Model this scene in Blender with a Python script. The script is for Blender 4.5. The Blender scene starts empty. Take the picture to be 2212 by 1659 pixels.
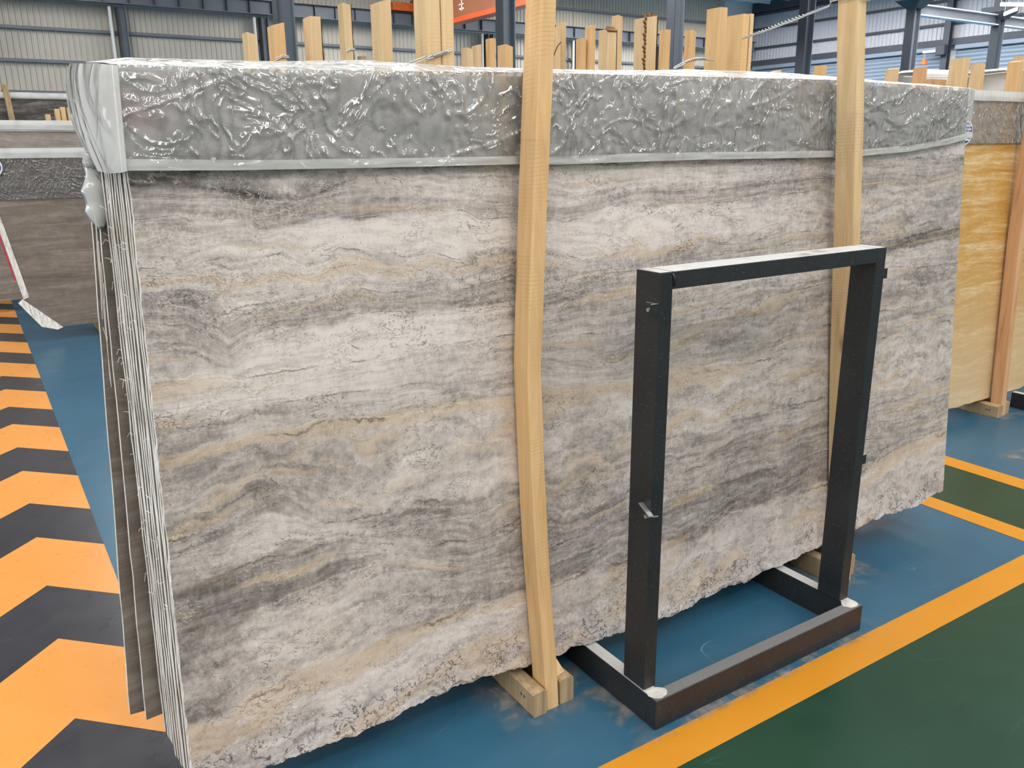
import bpy, math, random
import numpy as np
from mathutils import Matrix, Vector

# ------------------------------------------------------------------ camera, world, lights, exposure
scene = bpy.context.scene
COL = scene.collection
FPX, PITCH, ROLL, YAW, CAMH = 1800.0, 0.276313, -0.008901, 0.569883, 1.6
fwd = Vector((math.sin(YAW), math.cos(YAW), 0)); rgt = Vector((math.cos(YAW), -math.sin(YAW), 0)); upv = Vector((0, 0, 1))
f2 = fwd * math.cos(PITCH) - upv * math.sin(PITCH); u2 = upv * math.cos(PITCH) + fwd * math.sin(PITCH)
r3 = rgt * math.cos(ROLL) + u2 * math.sin(ROLL); u3 = u2 * math.cos(ROLL) - rgt * math.sin(ROLL)
cam_data = bpy.data.cameras.new('camera'); cam = bpy.data.objects.new('camera', cam_data); COL.objects.link(cam)
cam_data.sensor_fit = 'HORIZONTAL'; cam_data.sensor_width = 36.0; cam_data.lens = FPX / 2212 * 36.0
cam_data.clip_start = 0.05; cam_data.clip_end = 300
cam.matrix_world = Matrix(((r3.x, u3.x, -f2.x, 0), (r3.y, u3.y, -f2.y, 0), (r3.z, u3.z, -f2.z, CAMH), (0, 0, 0, 1)))
scene.camera = cam
cy = scene.cycles
cy.max_bounces = 6; cy.diffuse_bounces = 3; cy.glossy_bounces = 2; cy.transmission_bounces = 3; cy.transparent_max_bounces = 8
cy.use_light_tree = False; cy.caustics_reflective = False; cy.caustics_refractive = False

world = bpy.data.worlds.new('hall_daylight'); scene.world = world; world.use_nodes = True
bgn = world.node_tree.nodes['Background']
bgn.inputs['Color'].default_value = (0.985, 0.99, 1.0, 1); bgn.inputs['Strength'].default_value = 0.62

def area(name, loc, target, sx, sy, watts, color=(1, 1, 1)):
    d = bpy.data.lights.new(name, 'AREA'); d.shape = 'RECTANGLE'; d.size = sx; d.size_y = sy; d.energy = watts; d.color = color
    o = bpy.data.objects.new(name, d); COL.objects.link(o); o.location = loc
    o.rotation_euler = (Vector(target) - Vector(loc)).to_track_quat('-Z', 'Y').to_euler()
    return o
# roof-light strips of the hall (translucent roof sheets), running along the hall
area('rooflight_strip', (-4.0, -1.0, 9.5), (-4.0, -1.0, 0), 1.4, 22, 900, (1.0, 0.985, 0.96))
area('rooflight_strip', (2.0, -1.0, 9.5), (2.0, -1.0, 0), 1.4, 22, 900, (1.0, 0.985, 0.96))
area('rooflight_strip', (8.0, -1.0, 9.5), (8.0, -1.0, 0), 1.4, 22, 700, (1.0, 0.985, 0.97))
area('rooflight_strip', (16.0, 24.0, 9.3), (16.0, 24.0, 0), 2.0, 26, 3300, (1.0, 0.985, 0.97))
area('rooflight_strip', (30.0, 24.0, 9.3), (30.0, 24.0, 0), 2.0, 26, 5200, (1.0, 0.99, 0.98))
area('rooflight_strip', (4.0, 26.0, 9.3), (4.0, 26.0, 0), 2.0, 22, 1700, (1.0, 0.985, 0.97))
area('rooflight_strip', (39.0, 24.0, 9.3), (39.0, 24.0, 0), 2.0, 26, 4200, (1.0, 0.99, 1.0))
# open loading door on the chevron side of the hall
area('door_daylight', (-9.0, 1.0, 3.0), (0.0, 2.0, 1.2), 9.0, 5.0, 420, (1.0, 0.99, 0.97))

# unseen strip lights added over the aisle for glints on wrap and slab
for lx, ly in ((-3, -2.5), (1, -2.5), (5, -2.5), (9, -2.5), (-1, -6.0), (3, -6.0), (7, -6.0), (11, -1.0)):
    area('glint_light', (lx, ly, 5.6), (lx, ly, 0), 2.4, 0.16, 62, (1.0, 1.0, 1.0))

vs = scene.view_settings
vs.view_transform = 'Standard'; vs.look = 'None'; vs.gamma = 1.0; vs.exposure = -0.22; vs.use_curve_mapping = False

# ------------------------------------------------------------------ helpers
def lin(c):
    return tuple((v / 255 / 12.92) if v / 255 <= 0.04045 else ((v / 255 + 0.055) / 1.055) ** 2.4 for v in c)
def rgba(c): return (*lin(c), 1.0)

_rng = np.random.RandomState(7)
_lat = _rng.rand(256, 256)
def vnoise(x, y, seed=0):
    x = np.asarray(x, float) + 17.3 * seed; y = np.asarray(y, float) + 9.7 * seed
    xi = np.floor(x).astype(int); yi = np.floor(y).astype(int); fx = x - xi; fy = y - yi
    fx = fx * fx * (3 - 2 * fx); fy = fy * fy * (3 - 2 * fy)
    a = _lat[xi % 256, yi % 256]; b = _lat[(xi + 1) % 256, yi % 256]; c = _lat[xi % 256, (yi + 1) % 256]; d = _lat[(xi + 1) % 256, (yi + 1) % 256]
    return (a * (1 - fx) + b * fx) * (1 - fy) + (c * (1 - fx) + d * fx) * fy
def fbm(x, y, oct=4, seed=0):
    s = 0; a = 0.5; t = 0
    for i in range(oct):
        s = s + a * vnoise(x * 2 ** i, y * 2 ** i, seed + i); t += a; a *= 0.5
    return s / t
def ridge(x, y, oct=3, seed=0):
    s = 0; a = 0.5; t = 0
    for i in range(oct):
        s = s + a * (1 - np.abs(2 * vnoise(x * 2 ** i, y * 2 ** i, seed + i) - 1)); t += a; a *= 0.5
    return s / t

def link_mesh(name, verts, faces, mat, parent=None, smooth=False, mats=None, fmat=None):
    off = parent_world(parent) if parent is not None else Vector((0, 0, 0))
    me = bpy.data.meshes.new(name)
    v = np.asarray(verts, float) - np.array(off)
    if isinstance(faces, np.ndarray): faces = faces.tolist()
    me.from_pydata(v.tolist(), [], faces)
    for m in (mats or [mat]): me.materials.append(m)
    if fmat is not None: me.polygons.foreach_set('material_index', list(fmat))
    if smooth: me.polygons.foreach_set('use_smooth', [True] * len(me.polygons))
    me.update()
    o = bpy.data.objects.new(name, me); COL.objects.link(o)
    if parent is not None: o.parent = parent
    return o
def parent_world(p):
    v = Vector((0, 0, 0))
    while p is not None:
        v = v + p.location; p = p.parent
    return v
def thing(name, loc, label, cat, group=None):
    o = bpy.data.objects.new(name, None); COL.objects.link(o); o.location = loc; o.empty_display_size = 0.05
    return tag(o, label, cat, group)
def tag(o, label, cat, group=None):
    o['label'] = label; o['category'] = cat
    if group: o['group'] = group
    return o
def struct(o): o['kind'] = 'structure'; return o

class MB:
    def __init__(s): s.v = []; s.f = []
    def add(s, vs, fs):
        n = len(s.v); s.v += [tuple(p) for p in vs]; s.f += [tuple(i + n for i in f) for f in fs]; return s
    def box(s, x0, x1, y0, y1, z0, z1, b=0.0):
        if b <= 0:
            return s.add([(x0, y0, z0), (x1, y0, z0), (x1, y1, z0), (x0, y1, z0), (x0, y0, z1), (x1, y0, z1), (x1, y1, z1), (x0, y1, z1)],
                         [(0, 3, 2, 1), (4, 5, 6, 7), (0, 1, 5, 4), (1, 2, 6, 5), (2, 3, 7, 6), (3, 0, 4, 7)])
        # bevelled box: 24 verts
        vs = []; idx = {}
        X = (x0, x1); Y = (y0, y1); Z = (z0, z1)
        for i in (0, 1):
            for j in (0, 1):
                for k in (0, 1):
                    sx = b if i == 0 else -b; sy = b if j == 0 else -b; sz = b if k == 0 else -b
                    for ax, p in enumerate(((X[i], Y[j] + sy, Z[k] + sz), (X[i] + sx, Y[j], Z[k] + sz), (X[i] + sx, Y[j] + sy, Z[k]))):
                        idx[i, j, k, ax] = len(vs); vs.append(p)
        F = []
        for i in (0, 1):
            q = [idx[i, 0, 0, 0], idx[i, 1, 0, 0], idx[i, 1, 1, 0], idx[i, 0, 1, 0]]; F.append(q if i else q[::-1])
            q = [idx[0, i, 0, 1], idx[1, i, 0, 1], idx[1, i, 1, 1], idx[0, i, 1, 1]]; F.append(q[::-1] if i else q)
            q = [idx[0, 0, i, 2], idx[1, 0, i, 2], idx[1, 1, i, 2], idx[0, 1, i, 2]]; F.append(q if i else q[::-1])
        for i in (0, 1):
            for j in (0, 1):
                F.append((idx[i, j, 0, 0], idx[i, j, 1, 0], idx[i, j, 1, 1], idx[i, j, 0, 1]))
                F.append((idx[i, 0, j, 0], idx[i, 1, j, 0], idx[i, 1, j, 2], idx[i, 0, j, 2]))
                F.append((idx[0, i, j, 1], idx[1, i, j, 1], idx[1, i, j, 2], idx[0, i, j, 2]))
                for k in (0, 1): F.append((idx[i, j, k, 0], idx[i, j, k, 1], idx[i, j, k, 2]))
        return s.add(vs, F)
    def tube(s, pts, r, n=6, taper=None, cap=True):
        P = [Vector(p) for p in pts]; rings = []
        for i, p in enumerate(P):
            d = (P[min(i + 1, len(P) - 1)] - P[max(i - 1, 0)]).normalized()
            a = d.orthogonal().normalized() if i == 0 else (a - d * a.dot(d)).normalized()
            b = d.cross(a); rr = r if taper is None else taper[i]
            rings.append([p + (a * math.cos(2 * math.pi * k / n) + b * math.sin(2 * math.pi * k / n)) * rr for k in range(n)])
        vs = [q for R_ in rings for q in R_]; fs = []
        for i in range(len(P) - 1):
            for k in range(n):
                fs.append((i * n + k, i * n + (k + 1) % n, (i + 1) * n + (k + 1) % n, (i + 1) * n + k))
        if cap: fs += [tuple(range(n))[::-1], tuple((len(P) - 1) * n + k for k in range(n))]
        return s.add(vs, fs)
    def cyl(s, p0, p1, r, n=12): return s.tube([p0, p1], r, n)
    def build(s, name, mat, parent=None, smooth=False):
        return link_mesh(name, s.v, s.f, mat, parent, smooth)

def grid_faces(nu, nv):
    i = np.arange(nu - 1)[:, None]; j = np.arange(nv - 1)[None, :]
    a = i * nv + j
    return np.stack([a, a + nv, a + nv + 1, a + 1], -1).reshape(-1, 4)

# ------------------------------------------------------------------ node material helper
class NM:
    def __init__(s, name):
        s.m = bpy.data.materials.new(name); s.m.use_nodes = True; s.t = s.m.node_tree; s.t.nodes.clear()
        s.out = s.t.nodes.new('ShaderNodeOutputMaterial')
    def n(s, typ, **kw):
        nd = s.t.nodes.new(typ)
        for k, v in kw.items():
            if k.startswith('_'): setattr(nd, k[1:], v)
            else:
                key = k.replace('__', ' ')
                s.set(nd.inputs[key], v)
        return nd
    def set(s, sock, v):
        if isinstance(v, bpy.types.NodeSocket): s.t.links.new(v, sock)
        elif isinstance(v, tuple) and len(v) == 3 and sock.type == 'RGBA': sock.default_value = (*v, 1)
        else: sock.default_value = v
    def coord(s, kind='Object'): return s.n('ShaderNodeTexCoord').outputs[kind]
    def map(s, vec, scale=(1, 1, 1), rot=(0, 0, 0), loc=(0, 0, 0)):
        nd = s.n('ShaderNodeMapping'); s.set(nd.inputs['Vector'], vec); nd.inputs['Scale'].default_value = scale
        nd.inputs['Rotation'].default_value = rot; nd.inputs['Location'].default_value = loc; return nd.outputs[0]
    def noise(s, vec, scale, detail=4, rough=0.55, dist=0.0):
        nd = s.n('ShaderNodeTexNoise'); s.set(nd.inputs['Vector'], vec)
        nd.inputs['Scale'].default_value = scale; nd.inputs['Detail'].default_value = detail; nd.inputs['Roughness'].default_value = rough
        nd.inputs['Distortion'].default_value = dist; return nd.outputs[0]
    def voro(s, vec, scale, feature='F1', rnd=1.0):
        nd = s.n('ShaderNodeTexVoronoi', _feature=feature); s.set(nd.inputs['Vector'], vec)
        nd.inputs['Scale'].default_value = scale; nd.inputs['Randomness'].default_value = rnd; return nd.outputs['Distance']
    def math(s, op, a, b=0.0, c=0.0, clamp=False):
        nd = s.n('ShaderNodeMath', _operation=op, _use_clamp=clamp)
        for i, v in enumerate((a, b, c)): s.set(nd.inputs[i], v)
        return nd.outputs[0]
    def step(s, v, lo, hi):
        nd = s.n('ShaderNodeMapRange', _interpolation_type='SMOOTHSTEP'); s.set(nd.inputs[0], v)
        nd.inputs[1].default_value = lo; nd.inputs[2].default_value = hi; return nd.outputs[0]
    def ramp(s, v, stops, interp='LINEAR'):
        nd = s.n('ShaderNodeValToRGB'); cr = nd.color_ramp; cr.interpolation = interp
        while len(cr.elements) < len(stops): cr.elements.new(0.5)
        for e, (p, c) in zip(cr.elements, stops):
            e.position = p; e.color = rgba(c) if len(c) == 3 else c
        s.set(nd.inputs[0], v); return nd.outputs[0]
    def mix(s, fac, a, b, mode='MIX'):
        nd = s.n('ShaderNodeMix', _data_type='RGBA', _blend_type=mode)
        s.set(nd.inputs[0], fac)
        for i, v in ((6, a), (7, b)):
            s.set(nd.inputs[i], rgba(v) if isinstance(v, tuple) and len(v) == 3 else v)
        return nd.outputs[2]
    def attr(s, name): return s.n('ShaderNodeAttribute', _attribute_name=name).outputs['Fac']
    def sep(s, vec):
        nd = s.n('ShaderNodeSeparateXYZ'); s.set(nd.inputs[0], vec); return nd.outputs
    def comb(s, x, y, z):
        nd = s.n('ShaderNodeCombineXYZ')
        for i, v in enumerate((x, y, z)): s.set(nd.inputs[i], v)
        return nd.outputs[0]
    def bump(s, h, strength=0.3, dist=0.01):
        nd = s.n('ShaderNodeBump'); nd.inputs['Strength'].default_value = strength; nd.inputs['Distance'].default_value = dist
        s.set(nd.inputs['Height'], h); return nd.outputs[0]
    def principled(s, color, rough=0.5, metal=0.0, bump=None, spec=0.5):
        nd = s.n('ShaderNodeBsdfPrincipled')
        s.set(nd.inputs['Base Color'], rgba(color) if isinstance(color, tuple) and len(color) == 3 else color)
        s.set(nd.inputs['Roughness'], rough); s.set(nd.inputs['Metallic'], metal); s.set(nd.inputs['Specular IOR Level'], spec)
        if bump is not None: s.set(nd.inputs['Normal'], bump)
        s.t.links.new(nd.outputs[0], s.out.inputs[0]); return s.m

def mat_plain(name, c, rough=0.6, metal=0.0, var=0.12, scale=6.0, spec=0.4):
    k = NM(name); p = k.coord(); n = k.noise(p, scale, 5)
    d = tuple(int(v * (1 - var)) for v in c); l = tuple(min(255, int(v * (1 + var))) for v in c)
    return k.principled(k.ramp(n, [(0.25, d), (0.75, l)]), rough, metal, None, spec)

# ---- stone of the front slab: strata attribute + grain
def mat_front_stone():
    k = NM('grey_travertine'); p = k.coord(); s = k.attr('strata'); tone = k.attr('tone'); warm = k.attr('warm'); pink = k.attr('pink'); rb = k.attr('rim'); zone = k.attr('veiny')
    X, Y, Z = k.sep(p)
    J = k.math('SUBTRACT', k.noise(p, 12, 6, 0.74), 0.5)
    sj = k.math('ADD', s, k.math('MULTIPLY', J, 0.42))
    st3 = k.noise(k.comb(k.math('MULTIPLY', X, 14.0), k.math('MULTIPLY', sj, 24.0), 5.0), 1.3, 4, 0.75, 0.4)      # fine bedding streaks
    cry = k.noise(k.map(p, (1.0, 1.0, 0.5)), 110, 4, 0.75)                                                      # upright crystal grain
    v = tone
    for nz, a in ((st3, 0.44), (cry, 0.36)): v = k.math('ADD', v, k.math('MULTIPLY', k.math('SUBTRACT', nz, 0.5), a))
    col = k.ramp(v, [(0.08, (40, 37, 36)), (0.28, (94, 87, 83)), (0.45, (136, 128, 123)), (0.60, (172, 163, 157)), (0.75, (204, 194, 187)), (0.92, (224, 215, 208))])
    col = k.mix(warm, col, k.mix(st3, (176, 144, 106), (226, 206, 176)))                                         # cream and ochre seams
    # dark seams on the main strata lines, thin dark and cream bedding lines between them
    for mul, ph, jit, wd_, am, colr in ((1.0, 0.5, 0.36, 0.034, 0.66, (66, 57, 52)), (3.0, 0.2, 0.5, 0.035, 0.5, (84, 74, 68)), (2.0, 0.6, 0.55, 0.04, 0.55, (236, 224, 206)), (5.0, 0.45, 0.6, 0.05, 0.38, (98, 90, 86))):
        sw = k.math('ADD', k.math('MULTIPLY', k.math('ADD', s, k.math('MULTIPLY', J, jit)), mul), ph)
        ln = k.math('SUBTRACT', 1.0, k.step(k.math('ABSOLUTE', k.math('SUBTRACT', k.math('FRACT', sw), 0.5)), 0.0, wd_))
        pr = k.step(k.noise(k.comb(k.math('MULTIPLY', X, 3.0), k.math('FLOOR', sw), mul), 2.3, 3, 0.65), 0.48, 0.62)
        col = k.mix(k.math('MULTIPLY', k.math('MULTIPLY', ln, pr), am), col, colr)
    # short dark and light squiggles all through the stone
    for sc_, w_, lo_, colr, am, of in ((13.0, 0.016, 0.50, (72, 64, 60), 0.66, 0.0), (27.0, 0.020, 0.51, (80, 72, 68), 0.55, 3.0), (20.0, 0.018, 0.51, (234, 226, 218), 0.5, 7.0)):
        q_ = k.map(p, (1, 1, 1.9), (0, 0, 0), (of, of, of))
        sq = k.math('SUBTRACT', 1.0, k.step(k.math('ABSOLUTE', k.math('SUBTRACT', k.noise(q_, sc_, 4, 0.68, 0.5), 0.5)), 0.0, w_))
        mk_ = k.step(k.math('ADD', k.noise(q_, sc_ * 0.33, 1, 0.6), k.math('MULTIPLY', zone, 0.14)), lo_, lo_ + 0.12)
        col = k.mix(k.math('MULTIPLY', k.math('MULTIPLY', sq, mk_), am), col, colr)
    # crack network along the rough bottom edge, open pores elsewhere
    vd = k.voro(k.map(k.mix(0.25, p, k.n('ShaderNodeTexNoise', Vector=p, Scale=18.0, Detail=3.0).outputs[1], 'ADD'), (1, 1, 2.3)), 13, 'DISTANCE_TO_EDGE')
    bc = k.math('MULTIPLY', k.math('SUBTRACT', 1.0, k.step(vd, 0.0, 0.075)), k.math('MULTIPLY', k.math('MULTIPLY', rb, 1.8, clamp=True), k.step(k.noise(p, 9, 2), 0.40, 0.56)))
    col = k.mix(k.math('MULTIPLY', bc, 0.85), col, (66, 56, 54))
    po = k.math('MULTIPLY', k.math('SUBTRACT', 1.0, k.step(k.voro(p, 80), 0.10, 0.22)), k.step(J, 0.02, 0.12))
    col = k.mix(k.math('MULTIPLY', po, 0.55), col, (64, 57, 52))
    col = k.mix(k.math('MULTIPLY', pink, 0.55), col, (176, 104, 108))
    rough = k.math('ADD', 0.22, k.math('MULTIPLY', rb, 0.5))
    return k.principled(col, rough, 0.0, k.bump(k.math('MULTIPLY', k.noise(p, 60, 2, 0.7), rb), 0.35, 0.004), 0.35)

def mat_stone(name, c_dark, c_mid, c_light, seam=(90, 78, 66), sc=1.0, rough=0.3, contrast=0.5, foot=None):
    k = NM(name); p = k.coord(); X, Y, Z = k.sep(p)
    wob = k.noise(k.map(p, (0.9, 0.9, 0.9)), 1.3 * sc, 3, 0.5)
    zz = k.math('ADD', Z, k.math('MULTIPLY', k.math('SUBTRACT', wob, 0.5), 0.16))
    bed = k.comb(k.math('MULTIPLY', X, 1.2 * sc), k.math('MULTIPLY', zz, 13.0 * sc), 0)
    a = k.noise(bed, 1.0, 8, 0.65, 0.8); b = k.noise(bed, 3.4, 7, 0.7, 1.0); c = k.noise(p, 16, 8, 0.7)
    v = k.math('ADD', k.math('ADD', k.math('MULTIPLY', a, contrast * 1.6), k.math('MULTIPLY', b, contrast)), k.math('MULTIPLY', c, 0.35))
    lo = 0.5 * (contrast * 2.6 + 0.35)
    col = k.ramp(k.math('ADD', k.math('SUBTRACT', v, lo), 0.5), [(0.15, c_dark), (0.5, c_mid), (0.85, c_light)])
    sm = k.math('SUBTRACT', 1.0, k.step(k.math('ABSOLUTE', k.math('SUBTRACT', b, 0.5)), 0.0, 0.012))
    col = k.mix(k.math('MULTIPLY', sm, 0.45), col, seam)
    if foot: col = k.mix(k.math('MULTIPLY', k.step(k.math('ADD', Z, k.math('MULTIPLY', a, 0.6)), 1.35, 0.35), 0.55), col, foot)
    return k.principled(col, rough, 0.0, None, 0.4)

def mat_edge():
    k = NM('white_resin_edge'); p = k.coord(); n = k.noise(k.map(p, (60, 60, 14)), 1.0, 6, 0.7); m = k.noise(k.map(p, (8, 8, 3)), 1.0, 4)
    X, Y, Z = k.sep(p)
    col = k.ramp(n, [(0.30, (112, 106, 100)), (0.42, (214, 209, 200)), (0.62, (244, 241, 235))])
    col = k.mix(k.math('MULTIPLY', k.step(m, 0.5, 0.75), 0.4), col, (166, 150, 128))
    return k.principled(col, 0.75, 0.0, k.bump(n, 0.6, 0.004), 0.2)

def mat_wood(name, c0, c1, dark=(150, 100, 58), saw=True):
    k = NM(name); p = k.coord()
    g = k.noise(k.map(p, (22, 22, 1.6)), 1.0, 6, 0.65, 0.7); b = k.noise(p, 2.2, 3)
    col = k.ramp(g, [(0.22, dark), (0.42, c0), (0.72, c1)])
    col = k.mix(k.math('MULTIPLY', b, 0.35), col, c1)
    kn = k.voro(k.map(p, (7, 7, 2.4)), 1.0)
    col = k.mix(k.math('MULTIPLY', k.math('SUBTRACT', 1.0, k.step(kn, 0.03, 0.13)), 0.6), col, (120, 76, 44))
    h = g
    if saw:
        w = k.n('ShaderNodeTexWave', _wave_type='BANDS', _bands_direction='Z'); k.set(w.inputs['Vector'], k.map(p, (1, 1, 1), (0.06, 0.05, 0))); w.inputs['Scale'].default_value = 30; w.inputs['Distortion'].default_value = 2.5; w.inputs['Detail'].default_value = 3; w.inputs['Detail Scale'].default_value = 2.0
        sm = k.math('MULTIPLY', k.step(w.outputs['Fac'], 0.0, 0.25), 1.0); sm = k.math('SUBTRACT', 1.0, sm)
        sm = k.math('MULTIPLY', sm, k.step(k.noise(k.map(p, (5, 5, 3)), 1.5, 3), 0.45, 0.6))
        col = k.mix(k.math('MULTIPLY', sm, 0.22), col, dark); h = k.math('SUBTRACT', g, k.math('MULTIPLY', sm, 0.4))
    return k.principled(col, 0.78, 0.0, k.bump(h, 0.25, 0.0015), 0.2)

def mat_film(name, milk=0.2, bumpd=0.01, sc=9.0, gloss=1.0):
    k = NM(name); p = k.coord()
    n1 = k.noise(p, sc * 0.9, 3, 0.6, 0.8); n2 = k.noise(k.map(p, (1.5, 1.0, 0.8), (0, 0.7, 0)), sc * 2.2, 1, 0.5)
    def crease(n_, e): return k.math('POWER', k.math('SUBTRACT', 1.0, k.math('ABSOLUTE', k.math('MULTIPLY', k.math('SUBTRACT', n_, 0.5), 4.0), clamp=True)), e)
    h = k.math('ADD', k.math('MULTIPLY', crease(n1, 7.0), 0.8), k.math('MULTIPLY', crease(n2, 4.0), 0.45))
    bm = k.bump(h, 0.60, bumpd)
    tr = k.n('ShaderNodeBsdfTransparent', Color=(0.985, 0.985, 0.985, 1)); df = k.n('ShaderNodeBsdfDiffuse', Color=rgba((238, 238, 234)))
    tl = k.n('ShaderNodeBsdfTranslucent', Color=rgba((236, 236, 232)))
    dt = k.n('ShaderNodeMixShader', Fac=0.35); k.t.links.new(df.outputs[0], dt.inputs[1]); k.t.links.new(tl.outputs[0], dt.inputs[2])
    mn = k.noise(p, 6, 1, 0.6)
    lw = k.n('ShaderNodeLayerWeight', Blend=0.3)
    mfac = k.math('ADD', k.math('MULTIPLY', k.math('ADD', 0.55, k.math('MULTIPLY', mn, 0.9)), milk), k.math('MULTIPLY', k.math('POWER', lw.outputs['Facing'], 3.0), 0.55), clamp=True)
    b = k.n('ShaderNodeMixShader', Fac=mfac); k.t.links.new(tr.outputs[0], b.inputs[1]); k.t.links.new(dt.outputs[0], b.inputs[2])
    gl = k.n('ShaderNodeBsdfGlossy', Roughness=0.065, Normal=bm)
    fr = k.n('ShaderNodeFresnel', IOR=1.5, Normal=bm)
    ff = k.math('MULTIPLY', k.math('ADD', fr.outputs[0], 0.02), gloss, clamp=True)
    o = k.n('ShaderNodeMixShader', Fac=ff); k.t.links.new(b.outputs[0], o.inputs[1]); k.t.links.new(gl.outputs[0], o.inputs[2])
    k.t.links.new(o.outputs[0], k.out.inputs[0]); return k.m

def mat_floor(name, c, c2, scuff=(200, 205, 205), dust=None, rough=0.28, amt=0.5):
    k = NM(name); p = k.coord()
    n = k.noise(p, 1.4, 6, 0.6, 0.4); m = k.noise(p, 7, 6, 0.6)
    col = k.mix(k.math('ADD', k.math('MULTIPLY', n, 0.8), k.math('MULTIPLY', k.math('SUBTRACT', m, 0.5), 0.4), clamp=True), c, c2)
    # scratches and scuffs, mostly along the walking direction
    s1 = k.noise(k.map(p, (2.2, 16, 1), (0, 0, 0.35)), 2.0, 8, 0.75, 0.5)
    col = k.mix(k.math('MULTIPLY', k.step(s1, 0.60, 0.80), 0.45 * amt), col, scuff)
    s2 = k.math('MULTIPLY', k.step(k.noise(k.map(p, (5, 26, 1), (0, 0, -0.5)), 3.0, 6, 0.8), 0.68, 0.76), k.step(k.noise(p, 2.2, 2), 0.5, 0.62))
    col = k.mix(k.math('MULTIPLY', s2, 0.55 * amt), col, scuff)
    hair = k.math('SUBTRACT', 1.0, k.step(k.math('ABSOLUTE', k.math('SUBTRACT', k.noise(p, 2.4, 2, 0.4, 0.6), 0.5)), 0.0, 0.0016))
    col = k.mix(k.math('MULTIPLY', k.math('MULTIPLY', hair, k.step(k.noise(p, 4, 2), 0.55, 0.65)), 0.5 * amt), col, scuff)
    if dust: col = k.mix(k.math('MULTIPLY', k.step(k.noise(p, 3.2, 6, 0.65, 0.6), 0.64, 0.82), 0.22), col, dust)
    r = k.math('ADD', rough, k.math('MULTIPLY', k.math('SUBTRACT', m, 0.5), 0.25))
    return k.principled(col, r, 0.0, None, 0.35)

def mat_black_steel(name='black_painted_steel', dust_sheen=0.85):
    k = NM(name); p = k.coord(); nrm = k.n('ShaderNodeNewGeometry').outputs['Normal']
    n = k.noise(p, 8, 7, 0.65); s = k.voro(p, 90)
    col = k.mix(n, (22, 23, 25), (52, 55, 58))
    col = k.mix(k.math('MULTIPLY', k.math('SUBTRACT', 1.0, k.step(s, 0.05, 0.13)), 0.55), col, (168, 164, 156))
    scr = k.noise(k.map(p, (30, 30, 4)), 1.0, 6, 0.75); col = k.mix(k.math('MULTIPLY', k.step(scr, 0.62, 0.8), 0.25), col, (120, 120, 118))
    up = k.sep(nrm)[2]  # stone dust and bright reflection painted on every upward face
    d = k.math('MULTIPLY', k.step(up, 0.8, 0.95), k.step(k.math('ADD', k.noise(p, 7, 5, 0.6), 0.34), 0.55, 0.80))
    col = k.mix(k.math('MULTIPLY', d, dust_sheen), col, (206, 205, 202))
    return k.principled(col, k.math('ADD', 0.42, k.math('MULTIPLY', d, 0.3)), 0.0, k.bump(n, 0.1, 0.002), 0.4)

def mat_emit(name, c, st):
    k = NM(name); e = k.n('ShaderNodeEmission', Color=rgba(c), Strength=st); k.t.links.new(e.outputs[0], k.out.inputs[0]); return k.m

def mat_dust():
    k = NM('settled_stone_dust'); p = k.coord('Generated'); q = k.coord(); X, Y, Z = k.sep(p)
    e = k.math('MULTIPLY', k.math('MULTIPLY', k.step(X, 0.0, 0.25), k.step(k.math('SUBTRACT', 1.0, X), 0.0, 0.25)), k.math('MULTIPLY', k.step(Y, 0.0, 0.4), k.step(k.math('SUBTRACT', 1.0, Y), 0.0, 0.4)))
    n = k.step(k.noise(q, 9, 7, 0.7, 0.5), 0.38, 0.66)
    d = k.n('ShaderNodeBsdfDiffuse'); k.set(d.inputs[0], k.ramp(k.noise(q, 30, 5), [(0.3, (120, 110, 98)), (0.7, (176, 168, 158))]))
    t = k.n('ShaderNodeBsdfTransparent'); m = k.n('ShaderNodeMixShader', Fac=k.math('MULTIPLY', k.math('MULTIPLY', e, n), 0.62))
    k.t.links.new(t.outputs[0], m.inputs[1]); k.t.links.new(d.outputs[0], m.inputs[2]); k.t.links.new(m.outputs[0], k.out.inputs[0]); return k.m
M_DUST = mat_dust()
M_FRONT = mat_front_stone()
M_GREY = mat_stone('grey_brown_travertine', (76, 68, 62), (128, 117, 107), (172, 160, 148))
M_GREYB = mat_stone('light_grey_travertine', (104, 95, 88), (150, 140, 130), (196, 186, 174))
M_DARK = mat_stone('dark_brown_stone', (44, 40, 38), (78, 72, 68), (150, 144, 138), (36, 32, 30), 1.0, 0.3, 0.7)
M_YELLOW = mat_stone('yellow_travertine', (184, 130, 58), (212, 166, 92), (238, 216, 174), (170, 112, 52), 1.1, 0.3, 0.8, (226, 208, 174))
M_EDGE = mat_edge()
M_WOOD = mat_wood('sawn_pine', (212, 170, 118), (233, 197, 148), (176, 128, 82))
M_WOODP = mat_wood('pale_sawn_pine', (210, 176, 130), (232, 206, 164), (170, 130, 90))
M_WOODO = mat_wood('weathered_timber', (150, 128, 98), (196, 172, 134), (92, 74, 54))
M_WOODR = mat_wood('reddish_pine', (206, 156, 112), (224, 182, 140), (160, 106, 70))
M_BARK = mat_wood('bark', (104, 78, 52), (150, 116, 80), (58, 40, 28), False)
M_FILM = mat_film("clear_film", 0.29, 0.013, 6.2, 2.0)
M_FILMC = mat_film('thin_clear_film', 0.10, 0.016, 7.0, 1.5)
M_FILMH = mat_film('folded_clear_film', 0.66, 0.006, 6.0, 1.6)
M_FILME = mat_film('smooth_milky_film', 0.80, 0.004, 2.5, 1.2)
M_FILMW = mat_film('milky_film', 0.62, 0.012, 6.0, 0.8)
M_FILMB = mat_film('white_film', 0.95, 0.006, 4.0, 0.7)
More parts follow.
